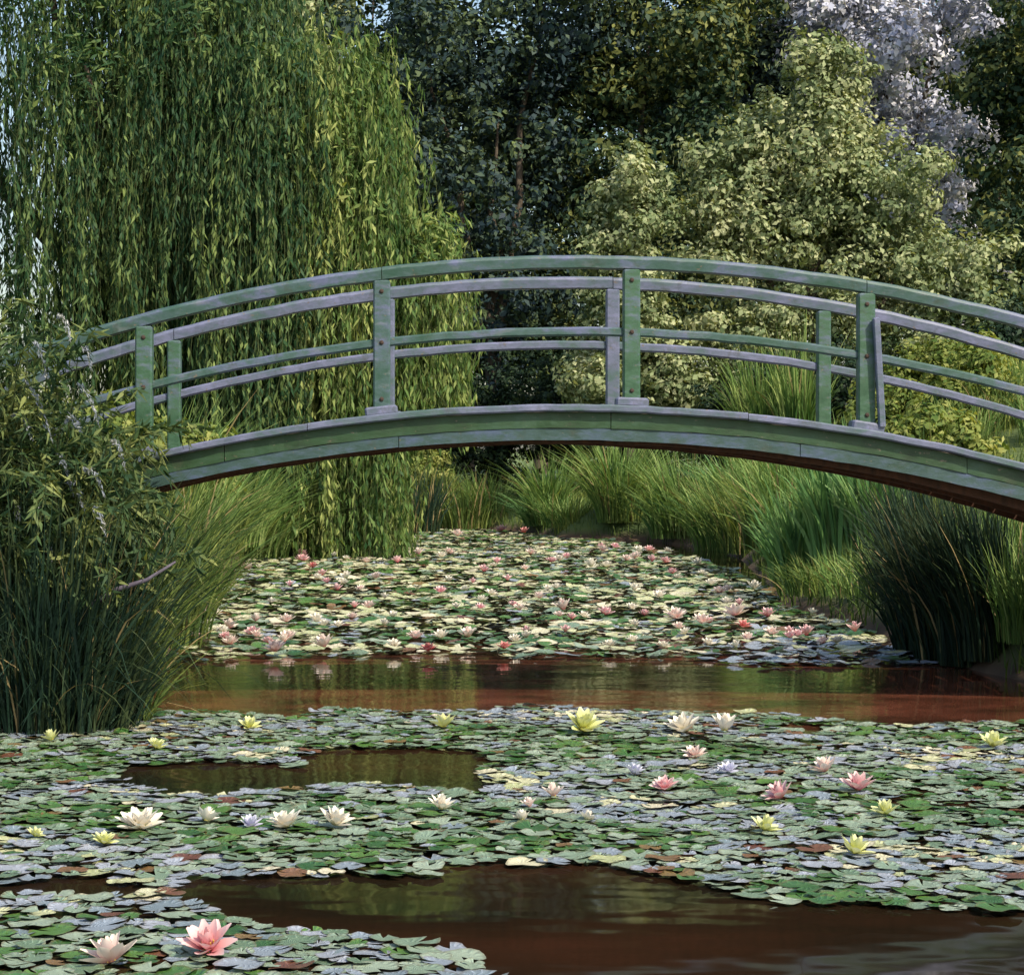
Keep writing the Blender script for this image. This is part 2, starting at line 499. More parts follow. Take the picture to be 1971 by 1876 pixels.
def crown_mesh(name, lobes, n_clump, per, clump_r, leaf_l, leaf_w, seed, shell=0.3, flat=0.75, satellites=6):
    r = np.random.default_rng(seed)
    lobes = np.asarray(lobes, float)
    sat = []
    for l in lobes:                                   # boughs that break the outline of each lobe
        for _ in range(satellites):
            dd = nrm(r.normal(size=3)); dd[2] = dd[2] * 0.8 + 0.1
            k = r.uniform(0.22, 0.48)
            sat.append(np.concatenate([l[:3] + dd * l[3:6] * r.uniform(0.75, 1.08), l[3:6] * k * np.array([1.15, 1.15, 0.75])]))
    if sat: lobes = np.concatenate([lobes * np.array([1, 1, 1, 0.86, 0.86, 0.86]), np.array(sat)])
    wgt = (lobes[:, 3] * lobes[:, 4] * lobes[:, 5]) ** (2 / 3)
    li = r.choice(len(lobes), n_clump, p=wgt / wgt.sum())
    d = nrm(r.normal(size=(n_clump, 3)))
    rad = r.random(n_clump) ** shell
    c = lobes[li, :3] + d * rad[:, None] * lobes[li, 3:6] * r.uniform(0.82, 1.12, (n_clump, 1))
    cr = clump_r * r.uniform(0.5, 1.3, n_clump)
    ci = np.repeat(np.arange(n_clump), per)
    N = len(ci)
    off = nrm(r.normal(size=(N, 3))) * (r.random((N, 1)) ** 0.45)
    pos = c[ci] + off * (cr[ci][:, None]) * np.array([1, 1, flat])
    pos[:, 2] = np.maximum(pos[:, 2], 0.05)
    nor = nrm(off * 0.9 + d[ci] * 0.35 + nrm(r.normal(size=(N, 3))) * 0.55 + np.array([0, 0, 0.25]))
    ax = nrm(np.cross(nor, r.normal(size=(N, 3))))
    k = np.clip(r.lognormal(-0.05, 0.30, N), 0.4, 1.6)
    L = leaf_l * k * r.uniform(0.85, 1.2, N)
    W = leaf_w * k * r.uniform(0.8, 1.25, N)
    V, Fc = kite_leaves(pos, ax, nor, L, W)
    return np_mesh(name, V, Fc)

def bent(p0, p1, n, jit, rnd):
    p0, p1 = Vector(p0), Vector(p1)
    out = []
    for i in range(n + 1):
        t = i / n
        j = jit * math.sin(math.pi * t)
        out.append(p0.lerp(p1, t) + Vector((rnd.uniform(-j, j), rnd.uniform(-j, j), 0)))
    return out

def tree(name, x, y, lobes, mat, label, seed, n_clump=420, per=60, clump_r=0.8, leaf=(0.20, 0.11), trunk_r=0.28, group=None, shell=0.3, cat='tree'):
    """lobes are given relative to the foot of the tree."""
    z = gz(x, y) - 0.05
    root = empty(name, (x, y, z))
    tag(root, label, cat, group)
    rnd = random.Random(seed)
    top = max(l[2] for l in lobes)
    low = min(l[2] for l in lobes)
    hub = Vector((rnd.uniform(-.2, .2), rnd.uniform(-.2, .2), max(0.5, low * 0.8)))
    tv, tf = tube(bent((0, 0, -0.3), hub, 5, 0.12, rnd), [trunk_r * s for s in (1.45, 1.12, 1.0, 0.95, 0.9, 0.85)], 9)
    trunk = link('trunk', py_mesh('trunk', tv, tf, True), M['bark'], root)
    for l in lobes:
        v, f = tube(bent(hub - Vector((0, 0, 0.2)), Vector(l[:3]) + Vector((0, 0, l[5] * 0.3)), 5, 0.3, rnd), [trunk_r * s for s in (0.7, 0.55, 0.42, 0.3, 0.2, 0.08)], 6)
        link('limb', py_mesh('limb', v, f, True), M['bark'], trunk)
    link('crown', crown_mesh('crown', lobes, n_clump, per, clump_r, leaf[0], leaf[1], seed, shell), mat, root)
    return root

def blades(n, base_r, h, reach, width, seed, lean=(0, 0), droop=0.55, seg=5, h_var=0.35, zf=None, base=None):
    """arching blades; each one a tapering folded strip."""
    r = np.random.default_rng(seed)
    ang = r.random(n) * 2 * np.pi
    br = base_r * np.sqrt(r.random(n))
    b = np.stack([np.cos(ang) * br, np.sin(ang) * br, np.zeros(n)], 1)
    if base is not None: b = base
    elif zf is not None: b[:, 2] = zf(b[:, :2])
    a2 = ang + r.normal(0, 0.7, n)
    out = np.stack([np.cos(a2), np.sin(a2)], 1)
    H = h * r.uniform(1 - h_var, 1 + h_var * 0.4, n)
    RE = reach * r.uniform(0.15, 1.1, n)
    DR = droop * r.uniform(0.3, 1.3, n)
    t = np.linspace(0, 1, seg + 1)
    hor = (RE[:, None] * t ** 1.7)[..., None] * out[:, None, :] + (t ** 1.5)[None, :, None] * np.array(lean)[None, None, :] * (H / h * r.uniform(-0.1, 1.6, n))[:, None, None]
    ver = H[:, None] * (1.25 * t - DR[:, None] * RE[:, None] / max(reach, 1e-3) * t ** 2.6)
    ctr = np.concatenate([b[:, None, :2] + hor, b[:, None, 2:3] + ver[..., None]], 2)
    W = width * r.uniform(0.6, 1.3, n)
    wt = np.maximum(np.minimum(1, 0.55 + t * 1.6) * (1 - t ** 2.2), 0.04)
    tw = r.random(n) * np.pi
    sd = np.stack([np.cos(tw), np.sin(tw), np.zeros(n)], 1)
    half = sd[:, None, :] * (W[:, None] * wt[None, :] * 0.5)[..., None]
    V = np.stack([ctr - half, ctr + half], 2).reshape(-1, 3)
    k = 2 * (seg + 1)
    s = np.arange(seg) * 2
    q = np.stack([s, s + 1, s + 3, s + 2], 1)
    Fc = (np.arange(n)[:, None, None] * k + q[None]).reshape(-1, 4)
    return V, Fc

def grass_clump(name, x, y, n, base_r, h, reach, width, mat, label, cat, seed, group=None, lean=(0, 0), droop=0.55, seg=5, h_var=0.35):
    z = max(gz(x, y), -0.12)
    V, Fc = blades(n, base_r, h, reach, width, seed, lean, droop, seg, h_var)
    o = link(name, np_mesh(name, V, Fc), mat, None, (x, y, z - 0.04))
    return tag(o, label, cat, group)

# ------------------------------------------------------------------ weeping willow
def build_willow(bx, by, lobes, mat, label, sd):
    bz = gz(bx, by) - 0.05
    root = empty('weeping_willow', (bx, by, bz))
    tag(root, label, 'tree')
    rnd = random.Random(sd)
    r = np.random.default_rng(sd + 2)
    hub = Vector((0, 0, 3.2))
    tv, tf = tube(bent((0, 0, -0.4), hub, 6, 0.15, rnd), [0.75, 0.58, 0.52, 0.48, 0.46, 0.44, 0.42], 10)
    trunk = link('trunk', py_mesh('trunk', tv, tf, True), M['bark'], root)
    P, A, Nn, L, W = [], [], [], [], []
    TV, TF, to = [], [], 0
    for (cx, cy, cz, rx, ry, rz, ns, low) in lobes:
        c = np.array((cx - bx, cy - by, cz - bz))
        lv, lf = tube(bent(hub - Vector((0, 0, 0.4)), Vector(c) + Vector((0, 0, rz * 0.6)), 6, 0.35, rnd), [0.33, 0.27, 0.21, 0.16, 0.11, 0.07, 0.03], 7)
        link('limb', py_mesh('limb', lv, lf, True), M['bark'], trunk)
        d = nrm(r.normal(size=(ns, 3)))
        d[:, 2] = np.abs(d[:, 2]) * 0.95 - 0.10
        d = nrm(d)
        rad = r.uniform(0.78, 1.03, ns)
        s = c + d * np.array((rx, ry, rz)) * rad[:, None]
        # bundles: strands gather into tresses, with gaps between
        bundle = r.normal(size=(max(8, ns // 9), 3))
        bsway = r.normal(0, 0.16, (len(bundle), 2))
        gi = r.integers(0, len(bundle), ns)
        s[:, :2] = s[:, :2] * 0.34 + (s[gi % ns, :2] + bundle[gi][:, :2] * 0.10) * 0.66
        end = np.where(r.random(ns) < 0.42, r.uniform(low, low + 0.8, ns), low + (s[:, 2] - low) * r.random(ns) ** 1.3 * 0.8)
        end = np.where(s[:, 0] + bx > -0.85, np.maximum(end, 2.3 + 0.8 * r.random(ns)), end)     # clear of the open water
        end = np.minimum(end, s[:, 2] - 0.7)
        for i in range(ns):
            top, z1 = s[i], end[i]
            Ls = top[2] - z1
            m = max(8, int(Ls / 0.075))
            t = np.sort(r.random(m))
            out2 = d[i, :2] * 0.35 * min(1.0, Ls / 3)
            sway = r.normal(0, 0.08, 2) + bsway[gi[i]]
            def at(t):
                arch = (1 - np.exp(-t * 5))
                x = top[0] + out2[0] * arch + sway[0] * np.sin(t * 5 + i)
                y = top[1] + out2[1] * arch + sway[1] * np.cos(t * 4 + i)
                return np.stack([x, y, top[2] - Ls * t + 0.25 * np.sin(np.minimum(t * 8, math.pi)) * (t < 0.4)], -1)
            p = at(t)
            a = nrm(np.stack([r.normal(0, 0.33, m), r.normal(0, 0.33, m), -np.ones(m)], 1))
            p = p + a * 0.05 + r.normal(0, 0.02, (m, 3))
            P.append(p); A.append(a)
            Nn.append(nrm(np.cross(a, r.normal(size=(m, 3)))))
            L.append(r.uniform(0.13, 0.28, m)); W.append(r.uniform(0.028, 0.062, m))
            q = at(np.linspace(0, 1, 7))
            hw = np.array((0.0035, 0, 0))
            TV.append(np.stack([q - hw, q + hw], 1).reshape(-1, 3))
            k = np.arange(6) * 2
            TF.append(np.stack([k, k + 1, k + 3, k + 2], 1) + to)
            to += 14
    P = np.concatenate(P)
    # leafy tops of the crown, where the fronds spring
    V, Fc = kite_leaves(P, np.concatenate(A), np.concatenate(Nn), np.concatenate(L), np.concatenate(W))
    link('fronds', np_mesh('fronds', V, Fc), mat, root)
    link('twigs', np_mesh('twigs', np.concatenate(TV), np.concatenate(TF)), M['twig'], root)
    cl = [(l[0] - bx, l[1] - by, l[2] - bz + l[5] * 0.45, l[3] * 0.9, l[4] * 0.9, l[5] * 0.5) for l in lobes]
    link('crown', crown_mesh('crown', cl, 40 * len(lobes), 55, 0.6, 0.17, 0.045, 21, 0.4, satellites=3), mat, root)
# lobes in world space: cx, cy, cz, rx, ry, rz, strands, lowest reach
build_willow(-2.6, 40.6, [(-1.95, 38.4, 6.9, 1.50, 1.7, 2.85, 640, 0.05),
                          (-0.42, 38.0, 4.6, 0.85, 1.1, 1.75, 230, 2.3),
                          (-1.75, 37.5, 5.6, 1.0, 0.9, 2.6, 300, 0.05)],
             M['willow'], 'weeping willow with sunlight painted into yellow green fronds falling to the water', 3)
build_willow(-6.2, 42.0, [(-4.7, 40.0, 9.4, 2.4, 2.6, 3.9, 560, 1.2),  # second tree split off so its darker colour carries the shade
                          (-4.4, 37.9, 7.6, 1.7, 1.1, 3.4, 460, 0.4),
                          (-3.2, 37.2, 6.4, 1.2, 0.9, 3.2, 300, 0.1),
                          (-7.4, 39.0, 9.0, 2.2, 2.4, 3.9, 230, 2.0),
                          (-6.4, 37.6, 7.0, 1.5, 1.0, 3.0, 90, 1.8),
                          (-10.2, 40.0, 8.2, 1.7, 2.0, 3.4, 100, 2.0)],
             M['willow_shaded'], 'weeping willow with shade painted into its blue green fronds, sky glimpsed between them', 8)

# ------------------------------------------------------------------ the trees behind
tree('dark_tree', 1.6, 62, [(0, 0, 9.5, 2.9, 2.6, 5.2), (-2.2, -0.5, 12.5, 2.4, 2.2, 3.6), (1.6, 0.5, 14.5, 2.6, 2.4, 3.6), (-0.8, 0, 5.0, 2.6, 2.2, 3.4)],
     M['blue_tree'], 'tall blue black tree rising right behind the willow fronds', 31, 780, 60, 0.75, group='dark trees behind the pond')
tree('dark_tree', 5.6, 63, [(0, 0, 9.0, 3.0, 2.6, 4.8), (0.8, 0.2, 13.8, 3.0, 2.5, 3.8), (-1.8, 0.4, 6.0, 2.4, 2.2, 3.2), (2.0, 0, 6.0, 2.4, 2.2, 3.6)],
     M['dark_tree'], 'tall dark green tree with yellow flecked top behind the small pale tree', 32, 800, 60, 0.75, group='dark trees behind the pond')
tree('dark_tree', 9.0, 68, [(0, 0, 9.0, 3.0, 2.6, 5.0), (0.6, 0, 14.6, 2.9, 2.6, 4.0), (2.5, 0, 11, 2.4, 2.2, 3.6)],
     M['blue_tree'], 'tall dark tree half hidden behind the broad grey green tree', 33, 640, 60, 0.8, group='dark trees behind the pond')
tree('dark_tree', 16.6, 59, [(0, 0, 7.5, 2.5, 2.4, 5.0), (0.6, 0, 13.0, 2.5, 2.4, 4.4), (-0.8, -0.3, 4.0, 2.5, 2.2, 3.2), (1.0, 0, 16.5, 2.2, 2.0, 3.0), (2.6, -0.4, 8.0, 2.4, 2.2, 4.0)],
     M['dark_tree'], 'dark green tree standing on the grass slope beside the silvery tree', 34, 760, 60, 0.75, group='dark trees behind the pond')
tree('silver_tree', 13.6, 66, [(0, 0, 13.4, 2.8, 2.2, 2.8), (1.0, -0.2, 10.0, 2.3, 2.0, 2.8), (-2.2, 0, 14.8, 1.9, 1.7, 2.2), (1.6, 0, 7.4, 1.8, 1.8, 2.8), (0.3, 0, 17.0, 2.4, 2.0, 2.2), (2.2, 0, 15.5, 1.6, 1.6, 2.6)],
     M['silver_tree'], 'silvery white tree in place of a bright foliage break behind the broad grey green tree', 35, 480, 60, 0.6, leaf=(0.2, 0.12))
tree('light_tree', 9.2, 54, [(0.4, 0, 5.6, 3.0, 2.4, 3.4), (-2.2, -0.3, 2.6, 2.2, 2.0, 1.9), (2.3, -0.2, 4.4, 2.3, 2.2, 2.8), (0.2, 0.1, 8.6, 2.3, 2.0, 2.6), (1.7, 0, 7.4, 1.9, 1.7, 2.2), (-1.0, 0, 6.8, 1.7, 1.7, 2.2)],
     M['light_tree'], 'broad soft grey green tree filling the slope between the dark trees', 36, 1100, 70, 0.5, leaf=(0.15, 0.085))
tree('light_tree', 4.6, 53, [(0, 0, 4.4, 1.5, 1.3, 2.6), (0.1, 0, 7.1, 1.15, 1.0, 2.1), (-0.7, -0.1, 2.6, 1.2, 1.1, 1.5), (0.9, 0, 2.8, 1.2, 1.0, 1.6)],
     M['light_tree'], 'small rounded pale green tree in front of the dark trees', 37, 460, 65, 0.4, leaf=(0.14, 0.08), trunk_r=0.14)
tree('light_tree', -6.4, 74, [(0, 0, 15.5, 2.6, 2.2, 3.6), (1.8, 0, 18.0, 2.2, 2.0, 2.6), (-1.5, 0, 18.5, 2.0, 2.0, 2.6)],
     M['light_tree'], 'pale tall tree showing above the willow crowns', 38, 300, 55, 0.8, leaf=(0.26, 0.15))
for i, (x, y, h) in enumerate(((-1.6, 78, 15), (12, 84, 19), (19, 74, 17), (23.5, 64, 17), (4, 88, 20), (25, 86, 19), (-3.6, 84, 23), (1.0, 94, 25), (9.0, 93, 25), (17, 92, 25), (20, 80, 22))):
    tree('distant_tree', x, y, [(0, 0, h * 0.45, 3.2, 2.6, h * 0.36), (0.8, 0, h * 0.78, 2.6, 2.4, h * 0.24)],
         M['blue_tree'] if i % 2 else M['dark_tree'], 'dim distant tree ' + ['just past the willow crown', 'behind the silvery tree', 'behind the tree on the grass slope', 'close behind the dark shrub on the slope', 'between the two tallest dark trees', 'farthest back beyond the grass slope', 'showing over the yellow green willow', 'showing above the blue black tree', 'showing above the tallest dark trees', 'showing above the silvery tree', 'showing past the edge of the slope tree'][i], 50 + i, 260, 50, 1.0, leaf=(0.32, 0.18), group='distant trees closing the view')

# ------------------------------------------------------------------ shrubs on the far bank and the slope
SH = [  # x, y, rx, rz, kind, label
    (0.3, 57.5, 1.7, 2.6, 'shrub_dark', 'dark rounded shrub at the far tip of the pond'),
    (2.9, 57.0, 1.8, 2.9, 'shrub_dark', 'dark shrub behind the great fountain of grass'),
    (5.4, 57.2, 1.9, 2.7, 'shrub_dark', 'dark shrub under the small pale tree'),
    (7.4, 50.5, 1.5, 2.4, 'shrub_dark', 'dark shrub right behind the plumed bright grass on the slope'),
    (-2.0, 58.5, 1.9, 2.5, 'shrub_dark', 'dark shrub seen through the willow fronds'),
    (8.6, 40.5, 0.9, 1.0, 'shrub_bright', 'sunlit yellow green bush on the right hand slope'),
    (9.6, 38.0, 0.8, 0.9, 'shrub_bright', 'low bright bush lower on the grass slope'),
    (7.2, 37.0, 0.7, 0.75, 'shrub_bright', 'small bright bush just above the shore irises'),
    (-4.3, 26.6, 0.75, 1.25, 'shrub_bright', 'yellow green bush behind the sunken end of the bridge'),
    (-3.9, 29.5, 0.7, 1.25, 'shrub_bright', 'yellow green bush seen between the first railing posts'),
    (-5.3, 33.5, 1.0, 1.0, 'shrub_bright', 'wide yellow green bush under the willow'),
    (-6.6, 30.0, 1.1, 1.3, 'shrub_bright', 'tall yellow green bush on the bank beside the willow'),
    (6.9, 44.5, 0.9, 1.0, 'shrub_bright', 'rounded bright bush above the slanting grass'),
    (7.6, 33.5, 0.8, 0.9, 'shrub_bright', 'rounded bright bush behind the irises'),
    (10.2, 42.0, 1.2, 1.1, 'shrub_bright', 'wide bright bush high on the grass slope'),
    (-1.0, 56.2, 0.9, 1.0, 'shrub_bright', 'bright bush at the tip of the pond beside the willow'),
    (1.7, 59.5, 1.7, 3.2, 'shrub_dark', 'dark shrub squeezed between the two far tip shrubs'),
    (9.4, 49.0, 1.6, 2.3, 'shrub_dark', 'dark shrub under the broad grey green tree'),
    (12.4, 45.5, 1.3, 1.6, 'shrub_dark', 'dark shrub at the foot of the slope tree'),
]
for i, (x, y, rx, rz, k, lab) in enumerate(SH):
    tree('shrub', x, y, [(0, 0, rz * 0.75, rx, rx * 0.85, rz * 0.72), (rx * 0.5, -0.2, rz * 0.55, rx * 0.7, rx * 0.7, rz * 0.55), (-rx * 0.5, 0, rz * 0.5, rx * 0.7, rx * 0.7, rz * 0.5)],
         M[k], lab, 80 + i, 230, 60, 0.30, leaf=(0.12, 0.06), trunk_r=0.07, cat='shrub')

# ------------------------------------------------------------------ grasses, reeds, irises on the shore
GC = [  # x, y, blades, base_r, height, reach, width, mat, lean, label, seed
    (wx(1190, 47.0), 47.0, 620, 0.45, 1.75, 1.75, 0.035, 'grass_bright', (0.1, 0), 'great fountain of bright grass on the far shore'),
    (wx(1060, 50.0), 50.5, 320, 0.35, 1.5, 1.3, 0.035, 'grass_bright', (-0.2, 0), 'smaller fountain of grass leaning towards the willow'),
    (wx(1330, 43.5), 44.5, 420, 0.6, 1.5, 1.1, 0.035, 'grass_bright', (-0.2, 0), 'bright grass tuft beside the great fountain of grass'),
    (wx(1410, 40.0), 41.0, 420, 0.6, 1.35, 0.9, 0.035, 'grass_bright', (-0.35, 0), 'slanting bright grass on the curve of the shore'),
    (wx(1470, 36.0), 37.5, 420, 0.6, 1.25, 0.8, 0.032, 'reed_olive', (-0.3, 0), 'olive grass between the irises and the bright grass'),
    (wx(1560, 31.0), 32.0, 420, 0.5, 1.3, 0.7, 0.032, 'grass_bright', (-0.4, 0), 'bright grass behind the iris clump'),
    (wx(1760, 27.0), 27.5, 420, 0.5, 1.2, 0.7, 0.03, 'reed_olive', (-0.3, 0), 'olive grass tuft between irises and dark reeds'),
    (wx(900, 52.0), 54.3, 300, 0.7, 1.35, 0.7, 0.035, 'reed_olive', (0, 0), 'olive reeds at the very tip of the pond'),
    (wx(800, 48.0), 51.3, 260, 0.5, 1.6, 0.8, 0.035, 'reed_dark', (0, 0), 'dark reeds on the far shore beside the willow fronds'),
    (wx(480, 37.0), 37.0, 420, 0.7, 1.15, 1.2, 0.035, 'grass_bright', (0.3, 0), 'yellow green arching grass at the willow foot'),
    (wx(400, 33.0), 33.0, 420, 0.6, 1.2, 1.1, 0.032, 'reed_olive', (0.3, 0), 'olive arching grass on the left shore'),
    (wx(360, 28.5), 28.0, 420, 0.55, 1.15, 1.0, 0.03, 'grass_bright', (0.25, 0), 'bright arching grass beside the bushes of the left shore'),
    (wx(545, 40.0), 40.5, 420, 0.7, 1.2, 1.2, 0.035, 'reed_olive', (0.3, 0), 'olive grass under the tips of the willow fronds'),
    (wx(300, 31.0), 31.5, 420, 0.7, 1.7, 1.3, 0.035, 'grass_bright', (0.4, 0), 'tall bright arching grass beneath the bridge end'),
    (wx(430, 35.5), 35.5, 420, 0.7, 1.35, 1.3, 0.035, 'grass_bright', (0.3, 0), 'bright grass spilling over the shore below the wide bush'),
    (wx(330, 23.5), 23.5, 380, 0.5, 1.05, 0.8, 0.026, 'reed_olive', (0.3, 0), 'olive reeds midway between willow and bridge'),
    (wx(320, 19.0), 19.0, 360, 0.38, 1.05, 0.6, 0.022, 'reed_olive', (0.35, 0), 'olive reeds just behind the end of the bridge'),
]
for i, (x, y, n, br, h, re, w, mt, ln, lab) in enumerate(GC):
    grass_clump('grass_clump', x, y, n, br, h, re, w, M[mt], lab, 'grass', 120 + i, lean=ln)
rs_ = random.Random(21)
shore = [(1.2, 54.6), (-0.3, 54.9), (-1.6, 52.6), (2.4, 51.2), (2.6, 48.6), (4.2, 46.8), (5.0, 44.5), (5.5, 42.0), (5.5, 39.0), (5.3, 35.0), (4.9, 31.5), (6.0, 43.0), (6.3, 39.5), (5.9, 34.0), (5.4, 29.5)]
for i, (x, y) in enumerate(shore):
    mt = ('grass_bright', 'reed_olive', 'grass_bright', 'iris')[i % 4]
    nm = {'grass_bright': 'bright', 'reed_olive': 'olive', 'iris': 'fresh green broad bladed'}[mt]
    grass_clump('grass_clump', x + rs_.uniform(-.15, .25), y, 260, rs_.uniform(0.3, 0.6), rs_.uniform(0.7, 1.5), rs_.uniform(0.6, 1.2), 0.034 if mt != 'iris' else 0.05, M[mt],
                f'{nm} grass tuft in the ragged border along the far shore', 'grass', 230 + i, group=f'{nm} tufts of the far shore border', lean=(rs_.uniform(-.4, .2), 0))
for i, (x, y, h) in enumerate(((4.2, 23.4, 0.4), (4.45, 22.0, 0.45), (4.6, 20.6, 0.5), (9.0, 36.5, 0.9), (9.8, 37.4, 1.0), (10.6, 39.0, 1.0), (8.2, 35.0, 0.8), (10.2, 35.6, 0.9))):
    nm = 'short grass tuft on the bare bank between irises and dark reeds' if i < 3 else 'tall meadow grass tuft on the slope above the bridge end'
    grass_clump('grass_clump', x, y, 300, 0.5, h, 0.5, 0.022, M['grass_bright' if i % 2 else 'reed_olive'], nm, 'grass', 260 + i, group=nm)
for i, (x, y) in enumerate(((4.9, 15.0), (5.3, 13.4), (4.85, 13.6), (5.6, 14.9), (5.0, 16.2))):
    grass_clump('grass_clump', x, y, 320, 0.4, 0.5, 0.35, 0.016, M['grass_bright' if i % 2 else 'reed_olive'], 'bank grass tuft at the abutment of the bridge end past the dark reeds', 'grass', 275 + i, group='grass tufts at the bridge abutment')
# tall bright plumed grass on the slope seen through the railing
grass_clump('grass_clump', wx(1470, 48), 48, 420, 0.45, 2.6, 1.0, 0.04, M['grass_bright'], 'tall bright grass seen through the railing below the pale trees', 'grass', 160, lean=(-0.2, 0))
grass_clump('grass_clump', wx(1540, 47), 47, 300, 0.4, 2.7, 0.9, 0.04, M['grass_bright'], 'tall bright grass seen through the railing beside the dark shrub', 'grass', 161)
# irises
for i, (px, y, n, h) in enumerate(((1545, 25.6, 150, 0.95), (1610, 25.0, 190, 1.15), (1680, 24.6, 170, 1.05), (1640, 27.2, 170, 1.35), (1520, 27.5, 120, 0.8))):
    grass_clump('iris_clump', wx(px, y), y, n, 0.28, h, 0.45, 0.055, M['iris'],
                'clump of broad iris leaves ' + ['low at the edge of the far lily raft', 'tallest in front at the bend of the shore', 'next to the olive grass by the dark reeds', 'standing behind the tallest iris leaves', 'short and nearest the bright slanting grass'][i], 'plant', 170 + i, group='iris clumps at the bend of the shore', lean=(-0.12, -0.05), droop=0.35)
# dark reeds on the right shore, drooping over the water
for i, (px, y, n, h) in enumerate(((1775, 18.2, 420, 1.25), (1815, 17.4, 480, 1.3), (1860, 17.0, 480, 1.25), (1900, 16.7, 400, 1.2), (1770, 20.0, 380, 1.15))):
    grass_clump('dark_reed_clump', wx(px, y), y, n, 0.22, h, 0.38, 0.020, M['reed_dark'],
                'dense dark green reeds ' + ['bordering the far lily raft', 'in the middle of the bed under the bridge', 'with their feet in open water under the bridge', 'next to the fresh light green grass', 'hidden behind the other dark reeds'][i], 'reeds', 180 + i, group='dark reeds at the right shore', lean=(-0.28, -0.05), seg=6)
for i, (px, y) in enumerate(((1965, 17.4), (2010, 16.2), (1990, 19.5))):
    grass_clump('grass_clump', wx(px, y), y, 420, 0.35, 0.75, 0.45, 0.018, M['grass_bright'],
                'fresh light green grass on the bank ' + ['touching the dark reeds', 'under the end of the bridge', 'behind the dark reeds'][i], 'grass', 190 + i, group='light grass on the bank beyond the dark reeds')
# the reed bed at the left end of the bridge, its lit side painted olive
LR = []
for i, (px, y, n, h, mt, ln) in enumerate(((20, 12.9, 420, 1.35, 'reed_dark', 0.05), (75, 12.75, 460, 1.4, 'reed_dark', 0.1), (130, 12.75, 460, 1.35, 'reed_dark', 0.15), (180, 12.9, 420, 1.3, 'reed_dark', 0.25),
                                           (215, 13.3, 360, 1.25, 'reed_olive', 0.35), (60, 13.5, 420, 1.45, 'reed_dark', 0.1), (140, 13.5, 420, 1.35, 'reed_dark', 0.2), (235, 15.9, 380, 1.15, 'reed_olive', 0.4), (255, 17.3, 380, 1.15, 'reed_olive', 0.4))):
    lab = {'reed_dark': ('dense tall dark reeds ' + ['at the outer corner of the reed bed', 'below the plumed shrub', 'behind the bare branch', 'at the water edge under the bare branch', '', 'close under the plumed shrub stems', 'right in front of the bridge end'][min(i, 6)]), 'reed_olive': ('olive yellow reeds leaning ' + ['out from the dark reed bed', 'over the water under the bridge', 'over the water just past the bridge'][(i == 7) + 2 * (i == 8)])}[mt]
    grass_clump('reed_clump', wx(px, y), y, n, 0.24, h * 0.97, 0.62, 0.017, M[mt], lab, 'reeds', 200 + i, group='reed bed, ' + mt.replace('_', ' '), lean=(ln, -0.05), seg=7, droop=0.8, h_var=0.6)

